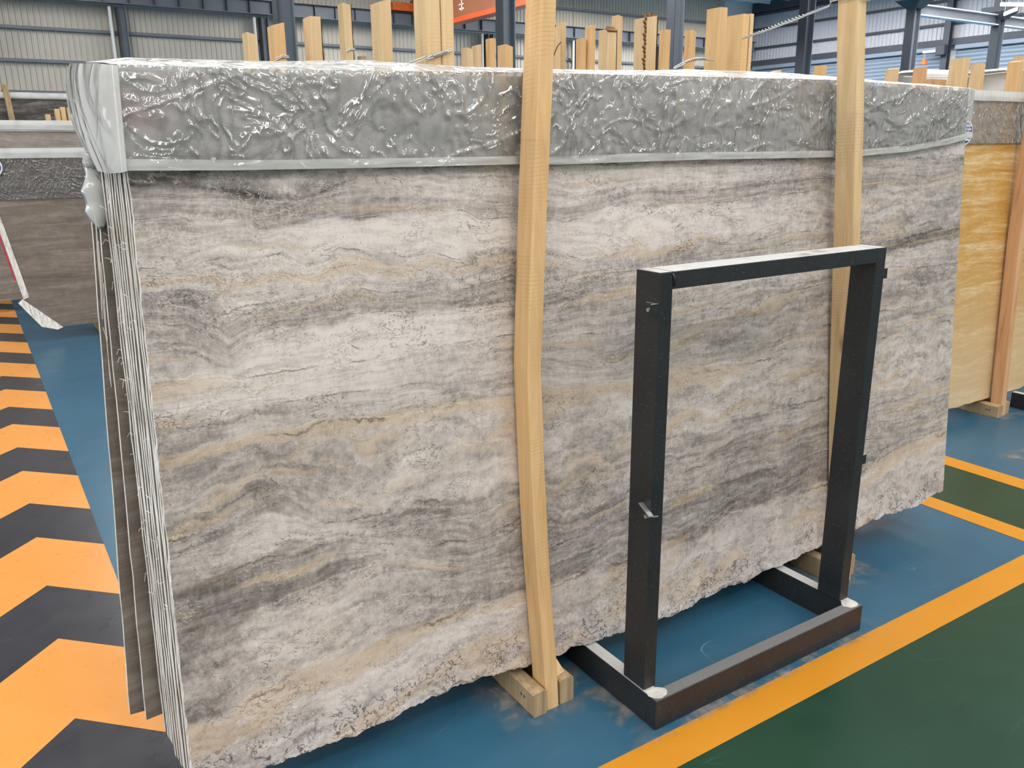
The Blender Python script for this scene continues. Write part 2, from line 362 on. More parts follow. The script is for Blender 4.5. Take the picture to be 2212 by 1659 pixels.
M_BLUE = mat_floor('blue_floor_paint', (34, 78, 100), (58, 104, 130), (158, 178, 188), (120, 124, 122), 0.34, 0.6)
M_GREEN = mat_floor('green_floor_paint', (16, 50, 36), (32, 68, 48), (108, 136, 120), None, 0.36, 0.8)
M_YLINE = mat_floor('yellow_line_paint', (190, 124, 26), (208, 142, 42), (190, 150, 90), None, 0.35, 0.35)
M_ORANGE = mat_floor('orange_chevron_paint', (214, 140, 60), (230, 160, 84), (226, 170, 108), None, 0.3, 0.4)
M_CHEVD = mat_floor('charcoal_chevron_paint', (46, 45, 49), (66, 65, 70), (150, 150, 150), None, 0.3, 0.7)
M_STEELB = mat_black_steel()
M_STEELC = mat_black_steel('black_painted_steel_less_sheen', 0.22)  # front beam copy: weaker reflection painted on its top face
M_STEEL = mat_plain('galvanised_steel', (176, 178, 178), 0.35, 0.8, 0.12, 30)
M_WIRE = mat_plain('galvanised_wire', (198, 198, 196), 0.4, 0.6, 0.1, 40)
M_COLUMN = mat_plain('blue_grey_steel_paint', (116, 122, 130), 0.5, 0.0, 0.06, 1.0)
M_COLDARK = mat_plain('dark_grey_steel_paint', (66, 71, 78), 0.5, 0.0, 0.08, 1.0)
M_CREAM = mat_plain('cream_wall_sheet', (200, 194, 180), 0.55, 0.0, 0.05, 0.4)
M_GREYWALL = mat_plain('pale_grey_wall_sheet', (190, 192, 198), 0.55, 0.0, 0.04, 0.4)
M_SHUTTER = mat_plain('blue_grey_shutter', (132, 146, 160), 0.5, 0.0, 0.05, 0.5)
M_WHITE = mat_plain('white_paint', (236, 236, 234), 0.6, 0.0, 0.03, 1.0)
M_CRANER = mat_plain('red_brown_crane_paint', (152, 96, 68), 0.5, 0.0, 0.08, 0.6)
M_CRANEO = mat_plain('orange_crane_paint', (214, 92, 44), 0.45, 0.0, 0.06, 0.6)
M_ORANGEP = mat_plain('orange_plastic', (232, 112, 48), 0.5)
M_PINK = mat_plain('pink_sign_paint', (240, 130, 150), 0.6, 0.0, 0.04)
M_RED = mat_plain('red_marker_paint', (206, 44, 70), 0.5, 0.0, 0.1)
M_BLUEINK = mat_plain('blue_print', (38, 66, 140), 0.4, 0.0, 0.05)
M_PAPER = mat_plain('white_sticker', (240, 240, 240), 0.4, 0.0, 0.03)
M_ROOFLIGHT = mat_emit('translucent_roof_sheet', (250, 250, 248), 0.85)
M_LED = mat_emit('led_tube', (250, 248, 255), 9.0)
M_CONC = mat_plain('white_plaster', (198, 194, 186), 0.8, 0.0, 0.15, 30)

# ------------------------------------------------------------------ floor and its painted markings
def plate(name, x0, x1, y0, y1, z, mat, parent, t=0.0004):
    return MB().box(x0, x1, y0, y1, z - t, z).build(name, mat, parent)
floor = struct(MB().box(-12, 50, -10, 46, -0.2, 0.0).build('floor', M_BLUE))
plate('green_aisle', -12, 50, -10, 1.336, 0.0006, M_GREEN, floor)
plate('green_walkway', 3.615, 4.065, 1.336, 16, 0.0006, M_GREEN, floor)
plate('yellow_line', -12, 3.615, 1.336, 1.452, 0.0012, M_YLINE, floor)
plate('yellow_line', 4.065, 16, 1.336, 1.452, 0.0012, M_YLINE, floor)
plate('yellow_line', 3.500, 3.615, 1.4525, 16, 0.0012, M_YLINE, floor)
plate('yellow_line', 4.065, 4.187, 1.4525, 16, 0.0012, M_YLINE, floor)
plate('charcoal_strip', -0.194, 0.274, 1.4525, 30, 0.0006, M_CHEVD, floor)
for x0, x1, y0, y1 in ((1.03, 1.50, 1.62, 2.05), (1.25, 2.55, 1.425, 1.500), (1.33, 1.46, 1.42, 2.0), (2.30, 2.45, 1.42, 2.0), (2.45, 2.85, 1.60, 2.1), (4.95, 5.35, 2.36, 2.62), (4.35, 4.72, 1.93, 2.13)):
    link_mesh('dust_patch', [(x0, y0, 0.0017), (x1, y0, 0.0017), (x1, y1, 0.0017), (x0, y1, 0.0017)], [(0, 1, 2, 3)], M_DUST, floor)
AX, HW = 0.040, 0.234
me_ch = None
for k in range(-2, 26):
    y = 2.453 + 0.925 * k; h = 0.495
    pts = [(AX - HW, y - HW), (AX, y), (AX + HW, y - HW), (AX + HW, y - HW + h), (AX, y + h), (AX - HW, y - HW + h)]
    if y - HW < 1.46: continue
    if me_ch is None:
        b = MB()
        vs = [(px - AX, py - y, z) for z in (0.0008, 0.0014) for px, py in pts]
        b.add(vs, [(6, 7, 10, 11), (7, 8, 9, 10), (0, 5, 4, 1), (1, 4, 3, 2), (0, 1, 7, 6), (1, 2, 8, 7), (2, 3, 9, 8), (3, 4, 10, 9), (4, 5, 11, 10), (5, 0, 6, 11)])
        o = b.build('chevron_stripe', M_ORANGE, None); me_ch = o.data
    else:
        o = bpy.data.objects.new('chevron_stripe', me_ch); COL.objects.link(o)
    o.location = (AX, y, 0); o.parent = floor

# ------------------------------------------------------------------ hall shell
YW_, XW_ = 40.7, 45.1
def corrugated(name, axis, a0, a1, fixed, z0, z1, mat, parent, pitch=0.22, depth=0.045, sgn=-1):
    n = max(2, int(round((a1 - a0) / pitch))); pr = []
    for i in range(n):
        t = a0 + (a1 - a0) * i / n; w = (a1 - a0) / n
        pr += [(t, 0.0), (t + w * 0.62, 0.0), (t + w * 0.72, depth), (t + w * 0.90, depth)]
    pr.append((a1, 0.0)); vs = []; fs = []
    for a, d in pr:
        for z in (z0, z1):
            vs.append((a, fixed + sgn * d, z) if axis == 'x' else (fixed + sgn * d, a, z))
    for i in range(len(pr) - 1): fs.append((2 * i, 2 * i + 2, 2 * i + 3, 2 * i + 1))
    return link_mesh(name, vs, fs, mat, parent)
wall_back = struct(MB().box(-12, 46, YW_ + 0.3, YW_ + 0.5, 0, 12).build('wall_back', M_WHITE))
WX = [0.72 + 5.97 * i for i in range(-2, 8)]
rows = [(3.97, 5.10), (5.22, 6.34), (6.46, 7.45), (8.05, 9.0), (9.08, 10.4)]
for i in range(len(WX) - 1):
    for z0, z1 in rows:
        corrugated('corrugated_panel', 'x', WX[i] + 0.02, min(WX[i + 1], 45.0) - 0.02, YW_ + 0.22, z0, z1, M_CREAM, wall_back)
MB().box(-12, 46, YW_ + 0.10, YW_ + 0.30, 0, 3.93).build('masonry_plinth', M_WHITE, wall_back)
for z in (3.95, 5.16, 6.40, 9.04):
    MB().box(-12, 45, YW_ + 0.02, YW_ + 0.16, z - 0.06, z + 0.06).build('wall_girt', M_COLUMN, wall_back)
def h_column(x, y, z1, w, d, label, group, mat=None, pipe=False, corbel=None):
    t = thing('steel_column', (x, y, 0), label, 'column', group)
    mat = mat or M_COLUMN
    MB().box(x - w / 2, x - w / 2 + 0.03, y - d / 2, y + d / 2, 0, z1).build('flange', M_COLDARK, t)  # shade on this side of the column put in as darker colour
    MB().box(x + w / 2 - 0.03, x + w / 2, y - d / 2, y + d / 2, 0, z1).build('flange', mat, t)
    MB().box(x - w / 2 + 0.03, x + w / 2 - 0.03, y - 0.02, y + 0.02, 0, z1).build('web', mat, t)
    MB().box(x - w / 2 - 0.08, x + w / 2 + 0.08, y - d / 2 - 0.08, y + d / 2 + 0.08, 0, 0.03).build('base_plate', M_COLDARK, t)
    if corbel:
        MB().add([(x - w / 2, y - d / 2, corbel - 0.5), (x + w / 2, y - d / 2, corbel - 0.5), (x + w / 2, y + d / 2, corbel - 0.5), (x - w / 2, y + d / 2, corbel - 0.5),
                  (x - w / 2 - 0.25, y - d / 2 - 0.35, corbel - 0.2), (x + w / 2 + 0.25, y - d / 2 - 0.35, corbel - 0.2), (x + w / 2 + 0.25, y + d / 2 + 0.35, corbel - 0.2), (x - w / 2 - 0.25, y + d / 2 + 0.35, corbel - 0.2),
                  (x - w / 2 - 0.25, y - d / 2 - 0.35, corbel), (x + w / 2 + 0.25, y - d / 2 - 0.35, corbel), (x + w / 2 + 0.25, y + d / 2 + 0.35, corbel), (x - w / 2 - 0.25, y + d / 2 + 0.35, corbel)],
                 [(0, 3, 2, 1), (0, 1, 5, 4), (1, 2, 6, 5), (2, 3, 7, 6), (3, 0, 4, 7), (4, 5, 9, 8), (5, 6, 10, 9), (6, 7, 11, 10), (7, 4, 8, 11), (8, 9, 10, 11)]).build('corbel', M_COLDARK, t)
    if pipe: MB().cyl((x - 0.42, y - 0.05, 0), (x - 0.42, y - 0.05, z1), 0.07).build('downpipe', M_WHITE, t)
    return t
for x in WX[1:]:
    if x < 44.5: h_column(x, YW_ - 0.32, 7.35, 0.34, 0.5, 'blue-grey steel column standing against the cream corrugated wall, with white downpipe', 'columns along the cream wall', None, True)
# crane runway along the back wall
rw = thing('crane_runway_beam', (20, YW_ - 0.5, 7.4), 'long blue-grey steel runway beam along the cream corrugated wall', 'beam')
MB().box(-12, 44.6, YW_ - 0.56, YW_ - 0.53, 7.47, 8.00).build('web', M_COLUMN, rw)
MB().box(-12, 44.6, YW_ - 0.72, YW_ - 0.37, 7.44, 7.47).build('bottom_flange', M_COLUMN, rw)
MB().box(-12, 44.6, YW_ - 0.72, YW_ - 0.37, 8.00, 8.03).build('top_flange', M_COLDARK, rw)
stf = None
x = 0.0
while x < 44:
    if stf is None:
        stf = MB().box(-0.012, 0.012, -0.14, -0.001, 0, 0.53).build('stiffener', M_COLDARK, None)
        so = stf
    else:
        so = bpy.data.objects.new('stiffener', stf.data); COL.objects.link(so)
    so.parent = rw; so.location = Vector((x, YW_ - 0.56, 7.47)) - rw.location
    x += 1.0
# right-hand wall: pale sheets above roller shutters
wall_right = struct(MB().box(XW_ + 0.4, XW_ + 0.6, 5, 41.2, 0, 12).build('wall_right', M_WHITE))
WYs = [40.9, 27.2, 13.5]
for i in range(len(WYs) - 1):
    for z0, z1 in ((6.95, 7.66), (7.76, 8.80), (8.92, 9.70), (9.8, 10.6)):
        corrugated('corrugated_panel', 'y', WYs[i + 1] + 0.02, WYs[i] - 0.02, XW_ + 0.25, z0, z1, M_GREYWALL, wall_right, 0.25, 0.05)
for z in (7.71, 8.86, 9.75): MB().box(XW_ + 0.05, XW_ + 0.2, 6, 40.9, z - 0.06, z + 0.06).build('wall_girt', M_COLDARK, wall_right)
MB().box(XW_ - 0.1, XW_ + 0.3, 6, 40.9, 6.60, 6.93).build('lintel', M_COLDARK, wall_right)
MB().box(XW_ - 0.05, XW_ + 0.2, 6, 40.9, 9.85, 10.5).build('eaves_beam', M_COLDARK, wall_right)
for i in range(len(WYs) - 1):
    sh = thing('roller_shutter', (XW_, (WYs[i] + WYs[i + 1]) / 2, 0), ('wide blue-grey roller shutter reaching the corner of the cream wall', 'wide blue-grey roller shutter on the other side of the jib hoist column')[i], 'shutter', 'roller shutters in the grey wall')
    y0, y1 = WYs[i + 1] + 0.35, WYs[i] - 0.35
    MB().box(XW_ - 0.12, XW_ + 0.28, y0, y1, 6.36, 6.59, 0.03).build('shutter_box', M_SHUTTER, sh)
    proto = None
    for k in range(32):
        z = 6.34 - 0.2 * (k + 1)
        if z < 0: break
        if proto is None:
            proto = MB().add([(XW_ + 0.1, y0, 0.0), (XW_ + 0.1, y1, 0.0), (XW_ + 0.05, y0, 0.10), (XW_ + 0.05, y1, 0.10), (XW_ + 0.1, y0, 0.195), (XW_ + 0.1, y1, 0.195)], [(0, 2, 3, 1), (2, 4, 5, 3)])
            so = proto.build('slat', M_SHUTTER, None); pd = so.data
        else:
            so = bpy.data.objects.new('slat', pd); COL.objects.link(so)
        so.parent = sh; so.location = Vector((0, 0, z)) - sh.location
for y in WYs[1:]:
    h_column(XW_ - 0.25, y - 0.0, 9.7, 0.3, 0.34, 'dark steel column between roller shutters of the pale grey wall', 'columns along the grey wall', M_COLDARK)
# roof underside
ceil = struct(MB().box(-12, 46, 13, 41.2, 10.45, 10.55).build('ceiling', M_WHITE))
for y in [14 + 1.5 * i for i in range(18)]:
    MB().box(-12, 45.4, y - 0.04, y + 0.04, 10.25, 10.45).build('purlin', M_WHITE, ceil)
for i in range(5, len(WX) - 1):
    for y0 in (16, 24, 32):
        MB().box(WX[i] + 0.5, min(WX[i + 1], 44.8) - 0.5, y0, y0 + 7.6, 10.40, 10.448).build('rooflight_sheet', M_ROOFLIGHT, ceil)
for x in WX[1:]:
    if x < 32: MB().box(x - 0.12, x + 0.12, 13, 41, 9.85, 10.25).build('rafter', M_COLDARK, ceil)
# middle column row
for i, x in enumerate([6.77, 12.75, 18.78, 24.72, 30.68, 36.5, 42.2]):
    h_column(x, 20.05, 10.2, 0.40, 0.34, 'tall blue-grey steel column of the free-standing row in mid hall', 'mid-hall columns', None, False, 6.9 if i > 3 else None)
cb = thing('crane_runway_beam', (34, 20.05, 6.2), 'grey steel crane runway beam carried by the mid-hall columns', 'beam')
for a, b_ in ((30.9, 36.28), (36.72, 42.0)):
    MB().box(a, b_, 20.03, 20.07, 6.24, 6.56).build('web', M_COLUMN, cb)
    MB().box(a, b_, 19.9, 20.2, 6.56, 6.60).build('top_flange', M_WHITE, cb)
    MB().box(a, b_, 19.9, 20.2, 6.20, 6.24).build('bottom_flange', M_WHITE, cb)
def led(p0, p1, label):
    t = thing('linear_lamp', tuple((a + b) / 2 for a, b in zip(p0, p1)), label, 'lamp')
    d = (Vector(p1) - Vector(p0)).normalized(); up = Vector((0, 0, 0.06))
    MB().tube([p0, p1], 0.035, 8).build('tube', M_LED, t)
    MB().tube([Vector(p0) + up, Vector(p1) + up], 0.045, 6).build('housing', M_WHITE, t)
    for q in (p0, p1): MB().cyl(Vector(q) + up, (q[0], q[1], 10.25), 0.008, 5).build('hanger', M_STEEL, t)
led((33.1, 18.0, 6.13), (33.9, 18.0, 6.36), 'short glowing linear lamp tilted beside the column bracket')
led((29.75, 18.0, 6.50), (32.0, 18.0, 6.58), 'long glowing linear lamp above the runway beam')
led((34.6, 19.0, 6.70), (36.6, 19.0, 6.84), 'glowing linear lamp near the last mid-hall column')
# overhead crane
cr = thing('overhead_crane', (20.2, 33, 7.0), 'red-brown overhead crane girder with orange lower flange above the timber posts', 'crane')
MB().box(20.0, 20.5, 14, 39.3, 7.28, 8.6).build('girder', M_CRANER, cr)
MB().box(19.95, 20.55, 14, 39.2, 7.07, 7.28).build('bottom_flange', M_CRANEO, cr)
MB().add([(20.0, 39.3, 7.28), (20.5, 39.3, 7.28), (20.5, 39.3, 8.6), (20.0, 39.3, 8.6), (20.0, 40.2, 8.15), (20.5, 40.2, 8.15), (20.5, 40.2, 8.6), (20.0, 40.2, 8.6)],
         [(0, 1, 2, 3), (7, 6, 5, 4), (0, 4, 5, 1), (3, 2, 6, 7), (0, 3, 7, 4), (1, 5, 6, 2)]).build('girder_end', M_CRANER, cr)
MB().box(18.9, 21.6, 39.85, 40.35, 8.06, 8.45, 0.03).build('end_carriage', M_ORANGEP, cr)
for y0, y1, z0, z1 in ((34.9, 35.3, 7.55, 7.62), (35.05, 35.12, 7.5, 7.95), (34.9, 35.35, 7.75, 7.8), (31.7, 32.2, 7.60, 7.66), (31.9, 31.97, 7.5, 7.95)):
    MB().box(19.985, 19.999, y0, y1, z0, z1).build('white_lettering', M_WHITE, cr)
# hoist hook on the far wall column and pink sign
hk = thing('jib_hoist', (44.6, 28.0, 6.2), 'small white jib hoist with an orange hook on the dark shutter column', 'hoist')
MB().box(44.5, 44.65, 27.2, 28.3, 6.28, 6.40).build('jib_arm', M_WHITE, hk)
MB().box(44.42, 44.695, 27.05, 27.55, 6.1, 6.62, 0.03).build('clamp', M_COLDARK, hk)
MB().cyl((44.58, 28.2, 6.0), (44.58, 28.2, 6.28), 0.03).build('chain', M_STEEL, hk)
MB().tube([(44.58, 28.2, 6.02), (44.58, 28.2, 5.72)], 0.1, 8, [0.07, 0.2]).build('hook_block', M_ORANGEP, hk)
sg = thing('wall_sign', (33.7, YW_ + 0.06, 4.3), 'small pink and white sign on the cream wall behind the posts', 'sign')
MB().box(33.52, 33.92, YW_ - 0.02, YW_ + 0.02, 4.05, 4.95).build('sign_board', M_PINK, sg)
MB().box(33.60, 33.84, YW_ - 0.035, YW_ - 0.021, 4.2, 4.5).build('white_panel', M_WHITE, sg)
MB().box(33.52, 33.92, YW_ - 0.03, YW_ + 0.02, 4.97, 5.2).build('orange_panel', M_ORANGEP, sg)
MB().box(33.66, 33.78, YW_ - 0.0, YW_ + 0.04, 3.9, 4.05).build('bracket', M_STEEL, sg)

# ------------------------------------------------------------------ front pack of grey travertine slabs
STRATA = [
     [(0.293, 1.754), (0.633, 1.757), (1.221, 1.774), (1.85, 1.786), (2.447, 1.797), (3.289, 1.793)] ,  # T
     [(0.28, 1.539), (0.44, 1.529), (0.547, 1.514), (0.627, 1.491), (0.694, 1.506), (0.764, 1.535), (0.871, 1.554), (1.212, 1.555), (1.855, 1.551), (2.479, 1.552), (2.762, 1.537), (3.289, 1.557)] ,  # A1
     [(0.286, 1.497), (0.436, 1.491), (0.542, 1.472), (0.693, 1.491), (0.806, 1.492), (0.927, 1.487), (1.042, 1.475), (1.203, 1.459), (1.368, 1.446), (1.551, 1.471), (1.64, 1.487), (1.744, 1.47), (2.023, 1.479), (2.182, 1.489), (2.47, 1.491), (2.635, 1.495), (2.84, 1.503), (3.057, 1.493), (3.296, 1.514)] ,  # A0
     [(0.283, 1.464), (0.365, 1.472), (0.421, 1.46), (0.514, 1.461), (0.536, 1.433), (0.585, 1.433), (0.666, 1.439), (0.759, 1.44), (0.845, 1.45), (0.945, 1.446), (1.053, 1.453), (1.101, 1.425), (1.202, 1.424), (1.295, 1.424), (1.366, 1.407), (1.444, 1.412), (1.519, 1.431), (1.586, 1.436), (1.64, 1.445), (1.704, 1.435), (1.829, 1.428), (2.025, 1.434), (2.184, 1.449), (2.473, 1.453), (2.639, 1.454), (2.844, 1.47), (3.063, 1.451), (3.302, 1.479)] ,  # A
     [(0.285, 1.368), (0.377, 1.358), (0.451, 1.371), (0.486, 1.36), (0.582, 1.378), (0.635, 1.348), (0.681, 1.363), (0.716, 1.377), (0.802, 1.363), (0.879, 1.34), (0.963, 1.351), (1.027, 1.327), (1.199, 1.347), (1.295, 1.344), (1.434, 1.293), (1.509, 1.301), (1.624, 1.283), (1.767, 1.295), (1.919, 1.318), (2.1, 1.296), (2.231, 1.319), (2.484, 1.317), (2.654, 1.293), (2.985, 1.299), (3.314, 1.324)] ,  # B
     [(0.28, 1.318), (0.372, 1.315), (0.43, 1.304), (0.445, 1.251), (0.475, 1.265), (0.571, 1.27), (0.649, 1.264), (0.746, 1.285), (0.83, 1.261), (0.951, 1.266), (1.023, 1.249), (1.195, 1.27), (1.291, 1.225), (1.383, 1.24), (1.508, 1.255), (1.624, 1.252), (1.767, 1.256), (1.961, 1.258), (2.173, 1.264), (2.486, 1.281), (2.658, 1.257), (2.934, 1.266), (3.316, 1.291)] ,  # C
     [(0.28, 1.253), (0.363, 1.243), (0.407, 1.201), (0.446, 1.174), (0.482, 1.198), (0.566, 1.214), (0.66, 1.215), (0.774, 1.221), (0.929, 1.206), (1.04, 1.197), (1.192, 1.193), (1.283, 1.172), (1.47, 1.173), (1.624, 1.184), (1.775, 1.188), (2.068, 1.198), (2.492, 1.214), (2.661, 1.221), (2.841, 1.228), (3.01, 1.223), (3.33, 1.239)] ,  # D
     [(0.277, 1.126), (0.344, 1.124), (0.42, 1.123), (0.457, 1.105), (0.507, 1.109), (0.634, 1.105), (0.764, 1.105), (0.849, 1.1), (0.941, 1.113), (1.189, 1.116), (1.278, 1.094), (1.468, 1.083), (1.615, 1.081), (1.777, 1.087), (2.033, 1.095), (2.256, 1.119), (2.499, 1.131), (2.842, 1.144), (3.081, 1.142), (3.339, 1.141)] ,  # E
     [(0.277, 1.049), (0.389, 1.044), (0.477, 1.047), (0.575, 1.035), (0.669, 1.034), (0.852, 1.027), (0.961, 1.021), (1.115, 1.011), (1.185, 1.014), (1.278, 1.017), (1.452, 0.99), (1.556, 0.985), (1.615, 0.994), (1.769, 0.966), (2.017, 0.962), (2.311, 0.975), (2.511, 0.98), (2.824, 0.995), (3.039, 0.993), (3.344, 0.989)] ,  # F
     [(0.275, 0.949), (0.362, 0.956), (0.43, 0.958), (0.468, 0.968), (0.561, 0.96), (0.631, 0.972), (0.812, 0.952), (0.957, 0.952), (1.04, 0.954), (1.181, 0.934), (1.276, 0.942), (1.402, 0.93), (1.584, 0.912), (1.759, 0.912), (2.019, 0.903), (2.42, 0.907), (2.517, 0.902), (2.813, 0.889), (3.049, 0.916), (3.35, 0.907)] ,  # G
     [(0.276, 0.764), (0.404, 0.778), (0.483, 0.792), (0.557, 0.767), (0.623, 0.714), (0.767, 0.701), (0.846, 0.703), (0.963, 0.696), (1.038, 0.678), (1.185, 0.695), (1.274, 0.706), (1.447, 0.71), (1.603, 0.704), (1.758, 0.714), (2.025, 0.719), (2.532, 0.711), (2.78, 0.688), (3.075, 0.668), (3.343, 0.664)] ,  # H
     [(0.272, 0.656), (0.378, 0.657), (0.475, 0.664), (0.563, 0.662), (0.669, 0.661), (0.801, 0.619), (0.914, 0.58), (1.073, 0.555), (1.181, 0.585), (1.278, 0.585), (1.351, 0.545), (1.444, 0.54), (1.582, 0.572), (1.753, 0.578), (1.969, 0.587), (2.183, 0.613), (2.54, 0.613), (2.779, 0.587), (3.08, 0.581), (3.343, 0.575)] ,  # I
     [(0.263, 0.546), (0.323, 0.543), (0.405, 0.542), (0.469, 0.538), (0.623, 0.562), (0.755, 0.565), (0.824, 0.557), (0.911, 0.506), (0.993, 0.478), (1.191, 0.46), (1.29, 0.469), (1.443, 0.478), (1.589, 0.501), (1.744, 0.496), (1.988, 0.504), (2.26, 0.502), (2.543, 0.509), (2.788, 0.502), (3.093, 0.481), (3.34, 0.485)] ,  # J
     [(0.254, 0.295), (0.336, 0.279), (0.379, 0.304), (0.408, 0.317), (0.471, 0.317), (0.571, 0.326), (0.74, 0.346), (0.87, 0.352), (0.966, 0.362), (1.09, 0.342), (1.194, 0.333), (1.301, 0.336), (1.396, 0.354), (1.523, 0.353), (1.584, 0.338), (1.741, 0.358), (1.992, 0.376), (2.299, 0.369), (2.554, 0.376), (2.774, 0.375), (2.969, 0.42), (3.246, 0.43), (3.358, 0.43)] ,  # K
     [(0.263, 0.107), (0.415, 0.116), (0.492, 0.113), (0.566, 0.113), (0.642, 0.11), (0.762, 0.112), (0.805, 0.128), (0.905, 0.131), (0.98, 0.137), (1.072, 0.125), (1.204, 0.112), (1.303, 0.112), (1.4, 0.114), (1.482, 0.098), (1.577, 0.098), (1.727, 0.091), (1.779, 0.084), (1.903, 0.097), (1.971, 0.104), (2.046, 0.112), (2.152, 0.102), (2.251, 0.114), (2.378, 0.114), (2.538, 0.127), (2.748, 0.14), (2.947, 0.152), (3.042, 0.145), (3.173, 0.137), (3.264, 0.157), (3.361, 0.155)] ,  # M
]
TONES = [
     [(0.279, 190), (0.6, 190), (1.202, 190), (1.853, 190), (3.302, 190)] ,
     [(0.284, 138), (0.438, 150), (0.585, 140), (0.739, 165), (0.93, 185), (1.205, 180), (1.421, 195), (1.762, 190), (2.055, 180), (2.467, 165), (2.902, 165), (3.293, 150)] ,
     [(0.28, 140), (0.434, 150), (0.582, 145), (0.805, 150), (0.989, 170), (1.193, 165), (1.419, 160), (1.672, 165), (2.057, 150), (2.471, 140), (2.907, 150), (3.299, 150)] ,
     [(0.28, 160), (0.427, 180), (0.577, 190), (0.684, 208), (0.921, 206), (1.2, 195), (1.339, 200), (1.672, 208), (2.061, 190), (2.478, 172), (2.919, 165), (3.314, 155)] ,
     [(0.282, 165), (0.418, 180), (0.568, 188), (0.734, 185), (0.915, 185), (1.187, 168), (1.416, 185), (1.673, 165), (2.064, 165), (2.485, 155), (2.932, 155), (3.33, 150)] ,
     [(0.276, 155), (0.381, 140), (0.435, 175), (0.56, 160), (0.787, 150), (0.975, 150), (1.184, 160), (1.414, 150), (1.673, 165), (2.066, 170), (2.489, 178), (2.686, 150), (2.965, 100), (3.336, 115)] ,
     [(0.272, 150), (0.37, 148), (0.436, 175), (0.509, 200), (0.662, 216), (0.905, 208), (1.108, 185), (1.191, 170), (1.413, 170), (1.673, 165), (1.864, 180), (2.495, 172), (2.944, 172), (3.348, 165)] ,
     [(0.274, 170), (0.339, 195), (0.438, 208), (0.654, 205), (0.847, 190), (1.033, 180), (1.187, 165), (1.411, 180), (1.615, 175), (1.866, 172), (2.3, 168), (2.958, 160), (3.369, 155)] ,
     [(0.271, 150), (0.379, 165), (0.59, 165), (0.841, 178), (1.028, 165), (1.183, 170), (1.409, 190), (1.674, 185), (2.078, 172), (2.514, 165), (2.972, 165), (3.388, 165)] ,
     [(0.264, 160), (0.363, 155), (0.522, 150), (0.633, 170), (0.882, 185), (1.176, 185), (1.406, 180), (1.674, 185), (2.083, 180), (2.525, 175), (2.992, 180), (3.415, 175)] ,
     [(0.269, 150), (0.398, 165), (0.507, 195), (0.643, 185), (0.804, 150), (1.008, 155), (1.169, 150), (1.402, 160), (1.675, 168), (2.089, 155), (2.536, 160), (3.012, 170), (3.443, 165)] ,
     [(0.266, 125), (0.384, 132), (0.54, 138), (0.665, 150), (0.798, 178), (0.931, 160), (1.122, 150), (1.276, 140), (1.488, 145), (1.754, 160), (2.094, 150), (2.544, 150), (3.023, 160), (3.458, 160)] ,
     [(0.248, 140), (0.342, 150), (0.457, 178), (0.612, 180), (0.788, 160), (0.996, 152), (1.189, 145), (1.397, 145), (1.589, 150), (1.775, 140), (2.098, 135), (2.464, 145), (2.794, 160), (3.344, 165)] ,
     [(0.244, 172), (0.397, 178), (0.576, 188), (0.841, 192), (1.085, 190), (1.297, 188), (1.578, 185), (1.777, 190), (2.106, 190), (2.569, 190), (2.9, 190), (3.38, 180)] ,
]

LEAN = 0.05
def face_y(z, y0=1.80): return y0 + LEAN * (z - 0.1)

bot_x = np.array([p[0] for p in STRATA[-1]]); bot_z = np.array([p[1] for p in STRATA[-1]])
TL, TR = (0.293, 1.754), (3.289, 1.793)
NU, NV = 820, 430
U = np.linspace(0, 1, NU)
bx = 0.243 + (bot_x[-1] - 0.243) * U
bz = np.interp(bx, bot_x, bot_z); bz[bx < bot_x[0] + 0.05] = np.interp(bot_x[0] + 0.05, bot_x, bot_z)
bz = bz + (fbm(bx * 22, 0 * bx, 4, 3) - 0.5) * 0.020 + (fbm(bx * 90, 0 * bx, 2, 5) - 0.5) * 0.010
tx = TL[0] + (TR[0] - TL[0]) * U
tz = np.interp(tx, [p[0] for p in STRATA[0]], [p[1] for p in STRATA[0]])
V = np.linspace(0, 1, NV)
GX = bx[:, None] * (1 - V) + tx[:, None] * V; GZ = bz[:, None] * (1 - V) + tz[:, None] * V
GX[0, :] += (fbm(V * 60, V * 0, 3, 9) - 0.5) * 0.006
# strata coordinate and base tone per vertex
lines = []
for i, ln in enumerate(STRATA):
    a = np.array(ln); z = np.interp(GX, a[:, 0], a[:, 1])
    if i == len(STRATA) - 1: z = np.broadcast_to(bz[:, None], GX.shape) - 0.001
    if lines: z = np.minimum(z, lines[-1] - 0.006)
    lines.append(z)
S = np.zeros_like(GX)
for i in range(len(lines) - 1):
    t = (lines[i] - GZ) / (lines[i] - lines[i + 1])
    S = np.where((t >= 0), i + np.clip(t, 0, 1), S)
Sj = S + (fbm(GX * 7, GZ * 9, 4, 11) - 0.5) * 0.5 + (fbm(GX * 30, GZ * 40, 3, 12) - 0.5) * 0.25
Sj = np.clip(Sj, 0, len(TONES) - 0.001)
tone_b = np.stack([np.interp(GX, [p[0] for p in t], [p[1] for p in t]) for t in TONES], 0)
kb = np.floor(Sj).astype(int); fr_ = Sj - kb
ed = np.clip((fr_ - 0.90) / 0.10, 0, 1) * 0.5; ed2 = np.clip((0.10 - fr_) / 0.10, 0, 1) * 0.5
ii, jj = np.indices(GX.shape)
t0 = tone_b[kb, ii, jj]; t1 = tone_b[np.minimum(kb + 1, len(TONES) - 1), ii, jj]; tm = tone_b[np.maximum(kb - 1, 0), ii, jj]
TONE = t0 * (1 - ed - ed2) + t1 * ed + tm * ed2
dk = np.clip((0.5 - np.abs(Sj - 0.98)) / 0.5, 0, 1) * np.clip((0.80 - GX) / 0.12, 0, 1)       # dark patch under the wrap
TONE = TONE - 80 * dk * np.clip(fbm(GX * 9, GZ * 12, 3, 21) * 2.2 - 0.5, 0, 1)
TONE = (TONE - 152) * 1.12 + 154
